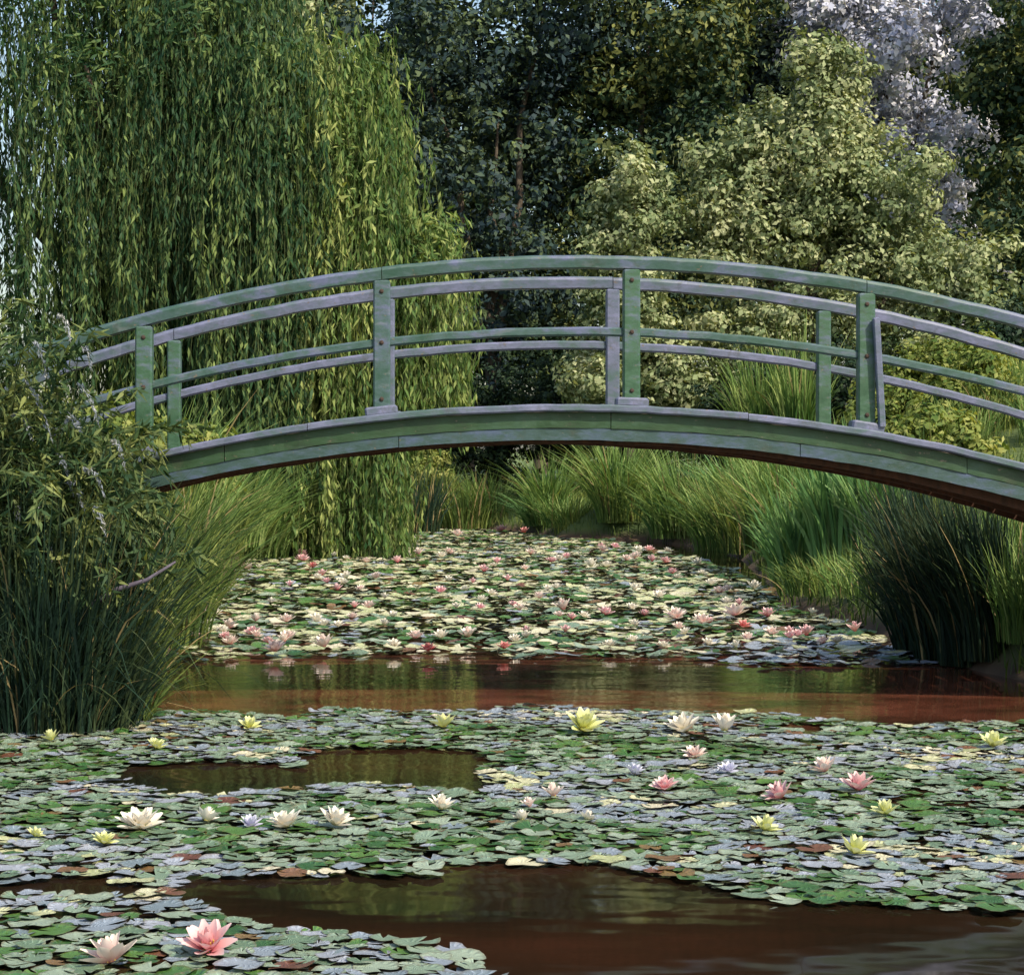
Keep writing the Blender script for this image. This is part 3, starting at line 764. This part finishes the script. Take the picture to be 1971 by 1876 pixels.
# arching shrub with pale plumes over the reed bed
def build_arching():
    bx, by = -2.95, 13.35
    bz = gz(bx, by)
    root = empty('plumed_shrub', (bx, by, bz))
    tag(root, 'arching leafy shrub with pale feathery plumes covering the bridge end', 'shrub')
    r = np.random.default_rng(44)
    P, A, Nn, L, W = [], [], [], [], []
    parts = []
    for i in range(520):
        b = np.array((r.uniform(-0.75, 0.74), r.uniform(-0.5, 0.45), 0.0))
        h = r.uniform(0.9, 3.0) * (1 - 0.42 * (b[0] + 0.75) / 1.4)
        dx, dy = r.uniform(-0.35, 0.75), r.uniform(-0.65, 0.3)
        m = 26
        t = np.linspace(0, 1, m)
        x = b[0] + dx * t ** 1.8
        y = b[1] + dy * t ** 1.8
        z = h * (1.55 * t - r.uniform(0.5, 1.25) * t ** 2.6)
        c = np.stack([x, y, z], 1)
        tg = nrm(np.gradient(c, axis=0))
        if i % 3 == 0:
            parts.append(tube([tuple(q) for q in c[::5]], [0.008, 0.007, 0.006, 0.005, 0.004, 0.003], 4))
        k = 3
        idx = np.repeat(np.arange(6, m), k)
        a = nrm(tg[idx] + r.normal(0, 0.75, (len(idx), 3)) + np.array((0, 0, -0.25)))
        P.append(c[idx] + a * 0.04); A.append(a); Nn.append(nrm(np.cross(a, r.normal(size=a.shape))))
        L.append(r.uniform(0.08, 0.17, len(idx))); W.append(r.uniform(0.014, 0.030, len(idx)))
    V, Fc = kite_leaves(np.concatenate(P), np.concatenate(A), np.concatenate(Nn), np.concatenate(L), np.concatenate(W))
    link('foliage', np_mesh('foliage', V, Fc), M['arching'], root)
    v, f = merge(parts)
    link('stems', py_mesh('stems', v, f), M['twig'], root)
    # plumes: start and end in picture pixels, on the near face of the shrub
    for i, (x0, y0, x1, y1) in enumerate(((50, 765, 105, 880), (25, 830, 65, 875), (110, 905, 145, 985), (42, 950, 85, 1030), (150, 770, 195, 850), (125, 845, 160, 862), (215, 880, 245, 935), (175, 1008, 208, 1062),
                                       (90, 1055, 105, 1130), (110, 640, 140, 690), (160, 705, 180, 745), (22, 990, 45, 1060), (65, 690, 95, 760), (130, 960, 165, 1010), (160, 935, 205, 985))):
        Y = by - 0.45 - 0.25 * r.random()
        p0 = np.array((wx(x0, Y) - bx, Y - by, wz(y0 - 30, Y) - bz))
        p1 = np.array((wx(x1, Y) - bx, Y - by - 0.08, wz(y1 - 30, Y) - bz))
        n = 75
        t = r.random(n)
        p = p0 + (p1 - p0) * t[:, None]
        p[:, 2] += 0.06 * np.sin(t * math.pi)
        ax = nrm((p1 - p0)[None] + r.normal(0, 0.12, (n, 3)))
        p += r.normal(0, 0.010, (n, 3)) * np.sin(t * math.pi)[:, None]
        V, Fc = kite_leaves(p, ax, nrm(np.cross(ax, r.normal(size=ax.shape))), r.uniform(0.02, 0.05, n), r.uniform(0.005, 0.011, n))
        o = link('plume', np_mesh('plume', V, Fc), M['plume'], root)
        # its stalk runs back down into the shrub
        s0 = Vector(p0) + Vector((-0.12, 0.25, -0.45))
        v, f = tube([s0, Vector(p0) + Vector((-0.04, 0.05, -0.02)), Vector(0.5 * (p0 + p1)) + Vector((0, 0, 0.055)), Vector(p1)], [0.005, 0.004, 0.003, 0.002], 4)
        link('stalk', py_mesh('stalk', v, f), M['twig'], o)
build_arching()

# bare branch poking out of the reeds
rb = random.Random(5)
Yb = 12.6
v, f = tube([Vector((wx(120, Yb), Yb + 0.25, wz(1215, Yb))), Vector((wx(175, Yb), Yb + .1, wz(1165, Yb))), Vector((wx(220, Yb), Yb, wz(1136, Yb))), Vector((wx(285, Yb), Yb - .03, wz(1115, Yb))), Vector((wx(340, Yb), Yb - .05, wz(1080, Yb)))], [0.022, 0.019, 0.016, 0.012, 0.006], 7)
tag(link('bare_branch', py_mesh('bare_branch', v, f, True), M['branch']), 'bare purplish branch poking out of the reeds over the water', 'branch')

# turf on the banks
def build_turf():
    r = np.random.default_rng(9)
    C = np.stack([r.uniform(-13, 17, 150000), r.uniform(12, 62, 150000)], 1)
    d = pond_sdf(C)
    inview = (np.abs((px_of(C[:, 0], C[:, 1]) - 985) / 1500) < 1)
    keep = (d > -0.02) & (d < 7) & inview & (r.random(len(C)) < np.clip(1.25 - d / 7, 0.15, 1))
    C = C[keep][:60000]
    b = np.concatenate([C, ground_z(C)[:, None] - 0.02], 1)
    V, Fc = blades(len(b), 0, 0.26, 0.16, 0.022, 10, seg=2, base=b)
    tag(link('turf', np_mesh('turf', V, Fc), M['bank_grass']), 'short green turf covering the banks of the pond', 'grass', kind='stuff')
build_turf()

# ------------------------------------------------------------------ lily pads
def pad_attrs(me, n):
    """angle and radius on the leaf, for veins and rim."""
    seg = 16
    ang = np.concatenate([[0], np.linspace(0, 1, seg), np.linspace(0, 1, seg)])
    rad = np.concatenate([[0], np.full(seg, 0.62), np.ones(seg)])
    for nm, v in (('leaf_angle', ang), ('leaf_radius', rad)):
        at = me.attributes.new(nm, 'FLOAT', 'POINT')
        at.data.foreach_set('value', np.tile(v, n).astype(np.float32))

def pad_mat(name, a, b, c, rough=0.3):
    m, nt, bsdf, out = new_mat(name)
    oi = nt.nodes.new('ShaderNodeObjectInfo')
    g = nt.nodes.new('ShaderNodeNewGeometry')
    rnd = math_node(nt, 'FRACT', math_node(nt, 'ADD', oi.outputs['Random'], g.outputs['Random Per Island']), 0)
    col = ramp(nt, [(0.0, a), (0.5, b), (1.0, c)], rnd)
    n = noise(nt, 16, 4, obj_coord(nt))
    col = mixc(nt, col, (0.10, 0.09, 0.03), ramp(nt, [(0.55, (0, 0, 0)), (0.75, (0.45,) * 3)], n))
    at = nt.nodes.new('ShaderNodeAttribute'); at.attribute_name = 'leaf_angle'
    ar = nt.nodes.new('ShaderNodeAttribute'); ar.attribute_name = 'leaf_radius'
    wv_ = math_node(nt, 'SINE', math_node(nt, 'MULTIPLY', at.outputs['Fac'], 6.2832 * 11), 0)
    vein = ramp(nt, [(0.80, (0, 0, 0)), (0.98, (0.5,) * 3)], wv_)
    col = mixc(nt, col, tuple(min(0.6, x * 1.7 + 0.02) for x in b), vein)
    rim = ramp(nt, [(0.80, (0, 0, 0)), (1.0, (0.55,) * 3)], math_node(nt, 'ADD', ar.outputs['Fac'], math_node(nt, 'MULTIPLY', math_node(nt, 'SUBTRACT', n, 0.5), 0.5)))
    col = mixc(nt, col, (0.11, 0.075, 0.03), rim)
    nt.links.new(col, bsdf.inputs['Base Color'])
    bsdf.inputs['Roughness'].default_value = rough
    bsdf.inputs['Specular IOR Level'].default_value = 0.6
    bp = nt.nodes.new('ShaderNodeBump')
    bp.inputs['Strength'].default_value = 0.5
    bp.inputs['Distance'].default_value = 0.004
    nt.links.new(math_node(nt, 'ADD', wv_, math_node(nt, 'MULTIPLY', n, 3.0)), bp.inputs['Height'])
    nt.links.new(bp.outputs[0], bsdf.inputs['Normal'])
    return m
PADM = {
    'glaucous green': pad_mat('pad_glaucous', (0.09, 0.15, 0.085), (0.17, 0.24, 0.17), (0.27, 0.33, 0.25)),  # bluish sky sheen is put into the base colour
    'deep green': pad_mat('pad_deep', (0.02, 0.07, 0.015), (0.04, 0.11, 0.025), (0.08, 0.17, 0.03)),
    'pale lilac grey': pad_mat('pad_lilac', (0.14, 0.19, 0.21), (0.21, 0.25, 0.30), (0.30, 0.32, 0.37)),  # lilac grey for shining leaves, sky sheen painted into the colour
    'pale cream green': pad_mat('pad_cream', (0.33, 0.37, 0.17), (0.46, 0.47, 0.27), (0.60, 0.55, 0.40)),  # strong sun on the far leaves is painted as cream
    'bronze red': pad_mat('pad_bronze', (0.09, 0.03, 0.02), (0.14, 0.06, 0.03), (0.17, 0.12, 0.04)),
}
def pad_shape(seed, seg=16):
    r = np.random.default_rng(seed)
    notch = r.uniform(0.06, 0.38)
    a = np.linspace(notch, 2 * np.pi - notch, seg)
    rim = 1 + 0.05 * np.sin(a * 3 + r.random() * 6) + r.normal(0, 0.02, seg)
    wave = r.uniform(0.03, 0.08) * np.sin(a * r.integers(2, 5) + r.random() * 6) + 0.03
    wave = wave + (0.20 if seed % 4 == 0 else 0.05) * np.maximum(0, np.cos(a - r.random() * 6.28) - 0.45)      # a curled side
    if seed % 4 == 1: rim[r.integers(3, seg - 3)] *= 0.72      # a torn edge
    V = [(0.02, 0, -0.01)]
    for k in range(seg): V.append((0.62 * rim[k] * math.cos(a[k]), 0.62 * rim[k] * math.sin(a[k]), 0.0))
    for k in range(seg): V.append((rim[k] * math.cos(a[k]), rim[k] * math.sin(a[k]), max(wave[k], -0.005)))
    Q = []
    for k in range(seg - 1):
        Q.append((0, 1 + k, 2 + k))
        Q.append((1 + k, 1 + seg + k, 2 + seg + k))
        Q.append((1 + k, 2 + seg + k, 2 + k))
    return np.array(V), np.array(Q)

def soft(x, a, b):
    return np.clip((x - a) / (b - a), 0, 1)

def box_mask(px, py, x0, x1, y0, y1, sx=40, sy=12):
    return soft(px, x0 - sx, x0 + sx) * soft(-px, -x1 - sx, -x1 + sx) * soft(py, y0 - sy, y0 + sy) * soft(-py, -y1 - sy, -y1 + sy)

def pad_density(X, Y):
    px = np.clip(px_of(X, Y), 0, 1971)
    py = py_of(Y)
    # far raft
    left = np.interp(py, [1015, 1040, 1065, 1130, 1250, 1290], [850, 640, 430, 350, 325, 330])
    right = np.interp(py, [1015, 1050, 1090, 1130, 1180, 1230, 1290], [1000, 1230, 1390, 1470, 1660, 1770, 1850])
    bottom = np.interp(px, [300, 900, 1300, 1500, 1850], [1278, 1262, 1268, 1290, 1295])
    far = soft(px, left - 15, left + 25) * soft(-px, -right - 15, -right + 25) * soft(py, 1010, 1022) * soft(-py, -bottom - 4, -bottom + 6)
    # near raft
    topn = np.interp(px, [0, 200, 260, 1000, 1400, 1971], [1400, 1400, 1375, 1358, 1375, 1395])
    near = soft(py, topn - 6, topn + 14)
    hole = np.zeros_like(px)
    hole = np.maximum(hole, box_mask(px, py, 560, 950, 1448, 1524, 70, 14))
    hole = np.maximum(hole, 0.96 * box_mask(px, py, 240, 700, 1474, 1530, 120, 16))
    edge = np.interp(px, [0, 300, 420, 830, 860, 1180, 1280, 1500, 1971], [1700, 1700, 1680, 1690, 1655, 1660, 1700, 1745, 1745])
    edge2 = np.interp(px, [0, 60, 320, 480, 900, 960], [1755, 1725, 1730, 1790, 1815, 1960])
    low = soft(py, edge - 12, edge + 14) * soft(-py, -edge2 - 14, -edge2 + 12)
    hole = np.maximum(hole, np.where(px < 330, 0.80, 0.97) * low)
    hole = np.maximum(hole, 0.55 * box_mask(px, py, 1500, 1640, 1380, 1450, 60, 20))
    return far * 0.93, near * (1 - hole) * 0.97

def throw(n_try, y0, y1, r0, r1, which, seed, pack):
    r = np.random.default_rng(seed)
    # even in area of the visible wedge
    Y = np.sqrt(r.uniform(y0 ** 2, y1 ** 2, n_try))
    u = r.uniform(-0.22, 1.22, n_try)
    X = ((-VX) + u * 1971) / F * Y
    den = pad_density(X, Y)[which]
    rad = r.uniform(r0, r1, n_try)
    sd = pond_sdf(np.stack([X, Y], 1))
    th = 0.5 + 0.45 * wob(X * 2.9 + 3, Y * 2.2) * 1.2 + r.uniform(-0.05, 0.05, n_try)
    ok = (den > np.clip(th, 0.06, 0.93)) & (sd < -0.05)
    X, Y, rad = X[ok], Y[ok], rad[ok]
    ax, ay, ar = np.empty(len(X)), np.empty(len(X)), np.empty(len(X))
    k = 0
    for i in range(len(X)):
        if k:
            d2 = (ax[:k] - X[i]) ** 2 + (ay[:k] - Y[i]) ** 2
            if np.any(d2 < ((ar[:k] + rad[i]) * pack) ** 2): continue
        ax[k], ay[k], ar[k] = X[i], Y[i], rad[i]
        k += 1
    return ax[:k], ay[:k], ar[:k]

# the lilies before the bridge; pads are named after the lily they lie beside
NEAR_FL = [  # px, py, width px, kind, spread, label
    (215, 1845, 92, 'blush', 0.75, 'big blush water lily wide open on its yellow centre'),
    (402, 1822, 92, 'pink', 1.0, 'big pink water lily with red petal bases beside the blush one'),
    (270, 1588, 74, 'white', 0.75, 'largest white water lily wide open with a yellow centre'),
    (397, 1580, 44, 'white', 1.0, 'small cream lily between the largest white one and a lilac one'),
    (482, 1592, 38, 'lilac', 1.1, 'lilac tinged lily between two cream ones'),
    (552, 1588, 58, 'white', 0.9, 'cream lily next to the lilac tinged one'),
    (643, 1584, 58, 'white', 1.1, 'white lily ending the row of white and cream lilies'),
    (848, 1556, 46, 'white', 1.4, 'cream cup shaped lily standing alone past the white row'),
    (66, 1612, 30, 'yellow', 1.1, 'tiny pale yellow lily left of the largest white one'),
    (200, 1624, 42, 'yellow', 0.9, 'pale yellow lily just below the largest white one'),
    (1066, 1532, 42, 'blush', 1.3, 'peach coloured lily topping a cluster of four'),
    (1020, 1554, 30, 'blush', 1.1, 'small pinkish lily in the cluster under the peach one'),
    (1006, 1580, 32, 'white', 1.0, 'small white lily at the foot of the cluster'),
    (1128, 1579, 30, 'white', 1.3, 'small white bud like lily right of the peach cluster'),
    (1280, 1518, 44, 'pink', 1.0, 'single pink lily between the peach cluster and the pink group'),
    (1337, 1456, 40, 'blush', 1.1, 'pale pink lily among lilac pads above the single pink one'),
    (1505, 1532, 54, 'pink', 0.9, 'bright pink lily lowest of the group of three'),
    (1590, 1482, 50, 'blush', 1.0, 'blush lily highest of the group of three'),
    (1652, 1517, 58, 'pink', 1.0, 'soft pink lily outermost of the group of three'),
    (1120, 1398, 66, 'yellow', 0.9, 'large pale yellow lily at the edge of the open brown water'),
    (1318, 1402, 60, 'white', 0.9, 'large greenish white lily in a close pair'),
    (1394, 1402, 54, 'white', 1.3, 'cupped greenish white lily in a close pair'),
    (855, 1397, 44, 'yellow', 1.0, 'yellow green lily alone below the brown water'),
    (100, 1424, 34, 'yellow', 1.2, 'small yellow green lily near the foot of the reeds'),
    (480, 1400, 36, 'yellow', 1.0, 'small pale yellow lily between the reeds and the yellow green one'),
    (300, 1440, 34, 'yellow', 0.9, 'pale yellow lily among lilac pads near the reeds'),
    (1910, 1434, 48, 'yellow', 1.0, 'clear yellow lily near the right shore'),
    (1470, 1597, 50, 'yellow', 1.0, 'yellow green lily below the group of three pink ones'),
    (1642, 1640, 58, 'yellow', 0.9, 'large yellow green lily lowest before the brown water'),
    (1705, 1566, 46, 'yellow', 1.2, 'pale green lily beside the soft pink one'),
    (1400, 1486, 34, 'lilac', 1.0, 'lilac lily between the pale pink one and the group of three'),
    (1220, 1490, 34, 'lilac', 1.0, 'lilac lily left of the pale pink one'),
]
FL_XY = np.array([(wx(f[0], wy(f[1] + f[2] * 0.22)), wy(f[1] + f[2] * 0.22)) for f in NEAR_FL])
PADS = [pad_shape(s) for s in range(12)]
KINDS = list(PADM)
NEARP = [0.46, 0.22, 0.24, 0.06, 0.02]
FARP = [0.16, 0.32, 0.06, 0.42, 0.04]
def build_pads():
    r = np.random.default_rng(77)
    X, Y, A = throw(110000, 6.2, 14.2, 0.034, 0.092, 1, 3, 0.60)
    order = np.argsort(Y / A ** 0.7)                  # those that show largest first
    X, Y, A = X[order], Y[order], A[order]
    def drifts(xs, ys, prob):
        v = wob(xs * 0.9 + 1.3, ys * 1.9) + 0.7 * wob(xs * 2.1, ys * 3.7 + 4) + r.normal(0, 0.55, len(xs))
        q = np.argsort(np.argsort(v)) / len(v)
        seq = [1, 0, 2, 3]                                # deep green, glaucous, lilac, cream
        cut = np.cumsum([prob[k] for k in seq]) / sum(prob[k] for k in seq)
        k = np.array(seq)[np.minimum(np.searchsorted(cut, q), 3)]
        return np.where(r.random(len(xs)) < prob[4], 4, k)
    kind = drifts(X, Y, NEARP)
    inframe = (px_of(X, Y) > -60) & (px_of(X, Y) < 2030) & (py_of(Y) < 1890)
    meshes = {}
    n_ind = 0
    rest = []
    for i in range(len(X)):
        if not inframe[i] or n_ind >= 300:
            rest.append(i); continue
        n_ind += 1
        k = KINDS[kind[i]]
        sh = i % 12
        if (k, sh) not in meshes:
            me = np_mesh('lily_pad', *PADS[sh], smooth=True)
            me.materials.append(PADM[k])
            pad_attrs(me, 1)
            meshes[(k, sh)] = me
        o = link('lily_pad', meshes[(k, sh)], None, None, (X[i], Y[i], 0.006 + 0.016 * r.random()))
        o.scale = (A[i], A[i] * r.uniform(0.88, 1.0), A[i])
        o.rotation_euler = (r.normal(0, 0.05), r.normal(0, 0.05), r.random() * 6.28)
        d = np.linalg.norm(FL_XY - np.array((X[i], Y[i])), axis=1)
        near_lily = NEAR_FL[int(np.argmin(d))][5]
        size = 'large' if A[i] > 0.084 else ('small' if A[i] < 0.072 else 'medium')
        lab = f'{size} {k} pad by the {near_lily}'
        tag(o, ' '.join(lab.split()[:16]), 'lily pad', lab)
    X2, Y2, A2 = throw(85000, 17.0, 54, 0.055, 0.13, 0, 4, 0.58)
    kind2 = drifts(X2, Y2, FARP)
    # bluer pads paint shade along the lower right edge of the far raft
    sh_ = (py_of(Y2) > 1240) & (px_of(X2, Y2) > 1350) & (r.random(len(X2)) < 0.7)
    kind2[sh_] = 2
    def mass(label, xs, ys, rs, ks, tilt, lift, name):
        root = None
        V, Fc, MI, off = [], [], [], 0
        for i in range(len(xs)):
            pv, pf = PADS[i % 12]
            rot = np.array(Euler((r.normal(0, tilt), r.normal(0, tilt), r.random() * 6.28)).to_matrix())
            V.append((pv * rs[i]) @ rot.T + np.array((xs[i], ys[i], 0.008 + lift * r.random() + rs[i] * tilt * 0.6)))
            Fc.append(pf + off)
            MI.append(np.full(len(pf), ks[i], np.int32))
            off += len(pv)
        me = np_mesh(name, np.concatenate(V), np.concatenate(Fc), True)
        for k in KINDS: me.materials.append(PADM[k])
        me.polygons.foreach_set('material_index', np.concatenate(MI))
        pad_attrs(me, len(xs))
        tag(link(name, me), label, 'lily pads', kind='stuff')
    rest = np.array(rest)
    mass('small crowded lily pads filling the gaps of the raft before the bridge', X[rest], Y[rest], A[rest], kind[rest], 0.055, 0.012, 'lily_pad_mass')
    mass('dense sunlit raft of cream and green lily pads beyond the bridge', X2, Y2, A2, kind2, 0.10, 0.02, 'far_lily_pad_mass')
    print('PADS', len(X), n_ind, len(X2))
build_pads()

# ------------------------------------------------------------------ water lilies
def petal_mat(name, base, mid, tip):
    m, nt, bsdf, out = new_mat(name)
    t = nt.nodes.new('ShaderNodeTexCoord')
    ln = nt.nodes.new('ShaderNodeVectorMath')
    ln.operation = 'LENGTH'
    nt.links.new(t.outputs['Object'], ln.inputs[0])
    c = ramp(nt, [(0.10, base), (0.42, mid), (0.9, tip)], ln.outputs['Value'])
    nt.links.new(c, bsdf.inputs['Base Color'])
    bsdf.inputs['Roughness'].default_value = 0.5
    tr = nt.nodes.new('ShaderNodeBsdfTranslucent')
    nt.links.new(c, tr.inputs['Color'])
    mx = nt.nodes.new('ShaderNodeMixShader')
    mx.inputs[0].default_value = 0.25
    nt.links.new(bsdf.outputs[0], mx.inputs[1])
    nt.links.new(tr.outputs[0], mx.inputs[2])
    nt.links.new(mx.outputs[0], out.inputs['Surface'])
    return m
PET = {
    'white': petal_mat('white_petal', (0.55, 0.55, 0.30), (0.72, 0.66, 0.55), (0.80, 0.76, 0.66)),
    'blush': petal_mat('blush_petal', (0.60, 0.22, 0.22), (0.74, 0.55, 0.50), (0.80, 0.70, 0.62)),
    'pink': petal_mat('pink_petal', (0.55, 0.08, 0.12), (0.72, 0.36, 0.38), (0.78, 0.56, 0.55)),
    'red': petal_mat('red_petal', (0.40, 0.02, 0.03), (0.62, 0.14, 0.14), (0.72, 0.36, 0.32)),
    'yellow': petal_mat('yellow_petal', (0.45, 0.45, 0.08), (0.60, 0.62, 0.22), (0.68, 0.70, 0.38)),
    'lilac': petal_mat('lilac_petal', (0.35, 0.33, 0.50), (0.50, 0.50, 0.66), (0.66, 0.66, 0.74)),
}
m, nt, bsdf, out = new_mat('stamen')
bsdf.inputs['Base Color'].default_value = (0.55, 0.42, 0.06, 1)
STAMEN = m

def petal_geo(L, w, cup):
    """a cupped pointed petal along +X from the flower centre."""
    V, Fc = [], []
    nu, nv = 5, 3
    for i in range(nu):
        t = i / (nu - 1)
        ww = w * 1.15 * math.sin(math.pi * min(0.965, 0.12 + 0.86 * t) ** 0.95) ** 0.75
        for j in range(nv):
            s = (j - 1)
            V.append((0.06 + L * t, s * ww * 0.5, cup * (s * s) * ww * 0.5 + cup * 0.22 * L * t * t))
    for i in range(nu - 1):
        for j in range(nv - 1):
            a = i * nv + j
            Fc.append((a, a + nv, a + nv + 1, a + 1))
    return V, Fc
RINGS = [(8, 18, 0.94, 0.40, 0.0), (7, 40, 0.86, 0.36, 0.4), (6, 62, 0.72, 0.30, 0.1), (5, 76, 0.55, 0.24, 0.3)]
def petal_xforms(rnd, spread):
    out = []
    openness = rnd.uniform(0.8, 1.35)
    for ri, (n, el, L, w, ph) in enumerate(RINGS):
        for k in range(n):
            az = (k + ph) / n * 2 * math.pi + rnd.uniform(-0.12, 0.12)
            e = R(min(86, el * spread * openness * 1.2 + 4 + rnd.uniform(-9, 9)))
            out.append((ri, Euler((rnd.uniform(-0.2, 0.2), -e, 0)).to_matrix().to_4x4(), az))
    return out
def stamen_geo(rnd):
    parts = []
    for k in range(22):
        a, rr = rnd.random() * 6.28, 0.16 * math.sqrt(rnd.random())
        p = Vector((math.cos(a) * rr, math.sin(a) * rr, 0.06))
        parts.append(tube([p, p + Vector((math.cos(a) * 0.04, math.sin(a) * 0.04, 0.28))], [0.016, 0.022], 4))
    return merge(parts)
_pc = {}
def petal_mesh(kind, ri):
    if (kind, ri) not in _pc:
        _, _, L, w, _ = RINGS[ri]
        me = py_mesh('petal', *petal_geo(L, w, 0.45), smooth=True)
        me.materials.append(PET[kind])
        _pc[(kind, ri)] = me
    return _pc[(kind, ri)]
_st = None
def open_flower(x, y, rad, kind, label, seed, spread=1.0, group=None):
    global _st
    rnd = random.Random(seed)
    root = empty('water_lily', (x, y, 0.02), rnd.random() * 6)
    root.scale = (rad,) * 3
    root.rotation_euler = (rnd.uniform(0.0, 0.45), rnd.uniform(-0.25, 0.25), rnd.uniform(-3, 3))
    tag(root, label, 'water lily', group)
    for ri, mt, az in petal_xforms(rnd, spread):
        o = link('petal', petal_mesh(kind, ri), None, root)
        o.matrix_local = Matrix.Rotation(az, 4, 'Z') @ mt
    if _st is None:
        _st = py_mesh('stamens', *stamen_geo(rnd))
        _st.materials.append(STAMEN)
    link('stamens', _st, None, root)
    return root
_fm = {}
def small_flower(x, y, rad, kind, label, seed, group):
    rnd = random.Random(seed)
    v = seed % 3
    if (kind, v) not in _fm:
        parts = []
        for ri, mt, az in petal_xforms(random.Random(v + 90), (0.9, 1.15, 1.5)[v]):
            _, _, L, w, _ = RINGS[ri]
            V, Fc = petal_geo(L, w, 0.45)
            mm = Matrix.Rotation(az, 4, 'Z') @ mt
            parts.append(([mm @ Vector(q) for q in V], Fc))
        me = py_mesh('water_lily', *merge(parts), smooth=True)
        me.materials.append(PET[kind])
        _fm[(kind, v)] = me
    o = link('water_lily', _fm[(kind, v)], None, None, (x, y, 0.06))
    o.scale = (rad,) * 3
    o.rotation_euler = (rnd.uniform(-0.1, 0.3), rnd.uniform(-0.2, 0.2), rnd.random() * 6.28)
    tag(o, label, 'water lily', group)
    return o

for i, (px, py, w, kind, spr, lab) in enumerate(NEAR_FL):
    Y = wy(py + w * 0.22)
    open_flower(wx(px, Y), Y, w / F * Y * 0.74, kind, lab, 300 + i, spr)

FAR_FL = [(1605, 1188, 46, 'blush'), (1646, 1220, 32, 'pink'), (1415, 1185, 42, 'blush'), (1478, 1190, 32, 'pink'), (1552, 1227, 34, 'pink'), (1485, 1227, 28, 'blush'), (1165, 1187, 30, 'pink'),
          (1085, 1176, 38, 'blush'), (1300, 1192, 40, 'blush'), (1350, 1203, 34, 'blush'), (1100, 1198, 20, 'pink'), (582, 1080, 24, 'pink'), (602, 1095, 20, 'red'), (492, 1201, 26, 'blush'), (552, 1201, 30, 'blush'),
          (607, 1201, 30, 'white'), (440, 1214, 32, 'blush'), (487, 1226, 30, 'pink'), (555, 1236, 34, 'blush'), (375, 1236, 22, 'pink'), (445, 1245, 32, 'blush'), (530, 1258, 40, 'blush'), (625, 1249, 42, 'blush'),
          (800, 1234, 30, 'blush'), (850, 1234, 32, 'white'), (902, 1231, 34, 'blush'), (825, 1259, 30, 'red'), (970, 1256, 26, 'red'), (930, 1102, 22, 'pink'), (850, 1074, 20, 'white'), (607, 1064, 18, 'white'),
          (440, 1082, 24, 'white'), (410, 1187, 30, 'white'), (710, 1174, 26, 'blush'), (910, 1126, 16, 'pink'), (966, 1021, 22, 'pink'), (880, 1031, 24, 'blush'), (1010, 1026, 20, 'red'), (1158, 1056, 18, 'pink'),
          (1184, 1056, 18, 'pink'), (1230, 1064, 22, 'white'), (1250, 1061, 18, 'pink'), (1060, 1084, 18, 'pink'), (1138, 1092, 28, 'white'), (1205, 1080, 22, 'blush'), (1285, 1064, 16, 'white'), (1345, 1089, 24, 'white'),
          (1385, 1144, 26, 'blush'), (1523, 1124, 24, 'white'), (1450, 1136, 30, 'white'), (1430, 1213, 28, 'red'), (1240, 1190, 22, 'pink'), (1000, 1180, 24, 'blush')]
r = np.random.default_rng(12)
for _ in range(95):
    py = r.uniform(1060, 1255)
    px = r.uniform(np.interp(py, [1060, 1250], [470, 350]), np.interp(py, [1060, 1250], [1300, 1700]))
    FAR_FL.append((px, py, r.uniform(14, 24), ['white', 'blush', 'white', 'pink'][r.integers(0, 4)]))
for i, (px, py, w, kind) in enumerate(FAR_FL):
    Y = wy(py + w * 0.25)
    x = wx(px, Y)
    if pond_sdf(np.array([[x, Y]]))[0] > -0.1: continue
    zone = ('along the far edge of the open brown water' if py > 1215 else 'close to the grasses of the far shore' if py < 1075 else 'in front of the iris clumps' if px > 1330
            else 'close to the olive reeds of the willow shore' if px < 560 else 'in the middle of the raft beyond the bridge')
    nm = {'white': 'white', 'blush': 'pale blush', 'pink': 'rose pink', 'red': 'deep red'}[kind]
    small_flower(x, Y, max(0.08, w / F * Y * 0.72), kind, f'{nm} water lily {zone}', 400 + i, f'{nm} lilies {zone}')

print('TRIS', sum(len(o.data.polygons) for o in bpy.data.objects if o.type == 'MESH'), 'OBJ', len(bpy.data.objects))
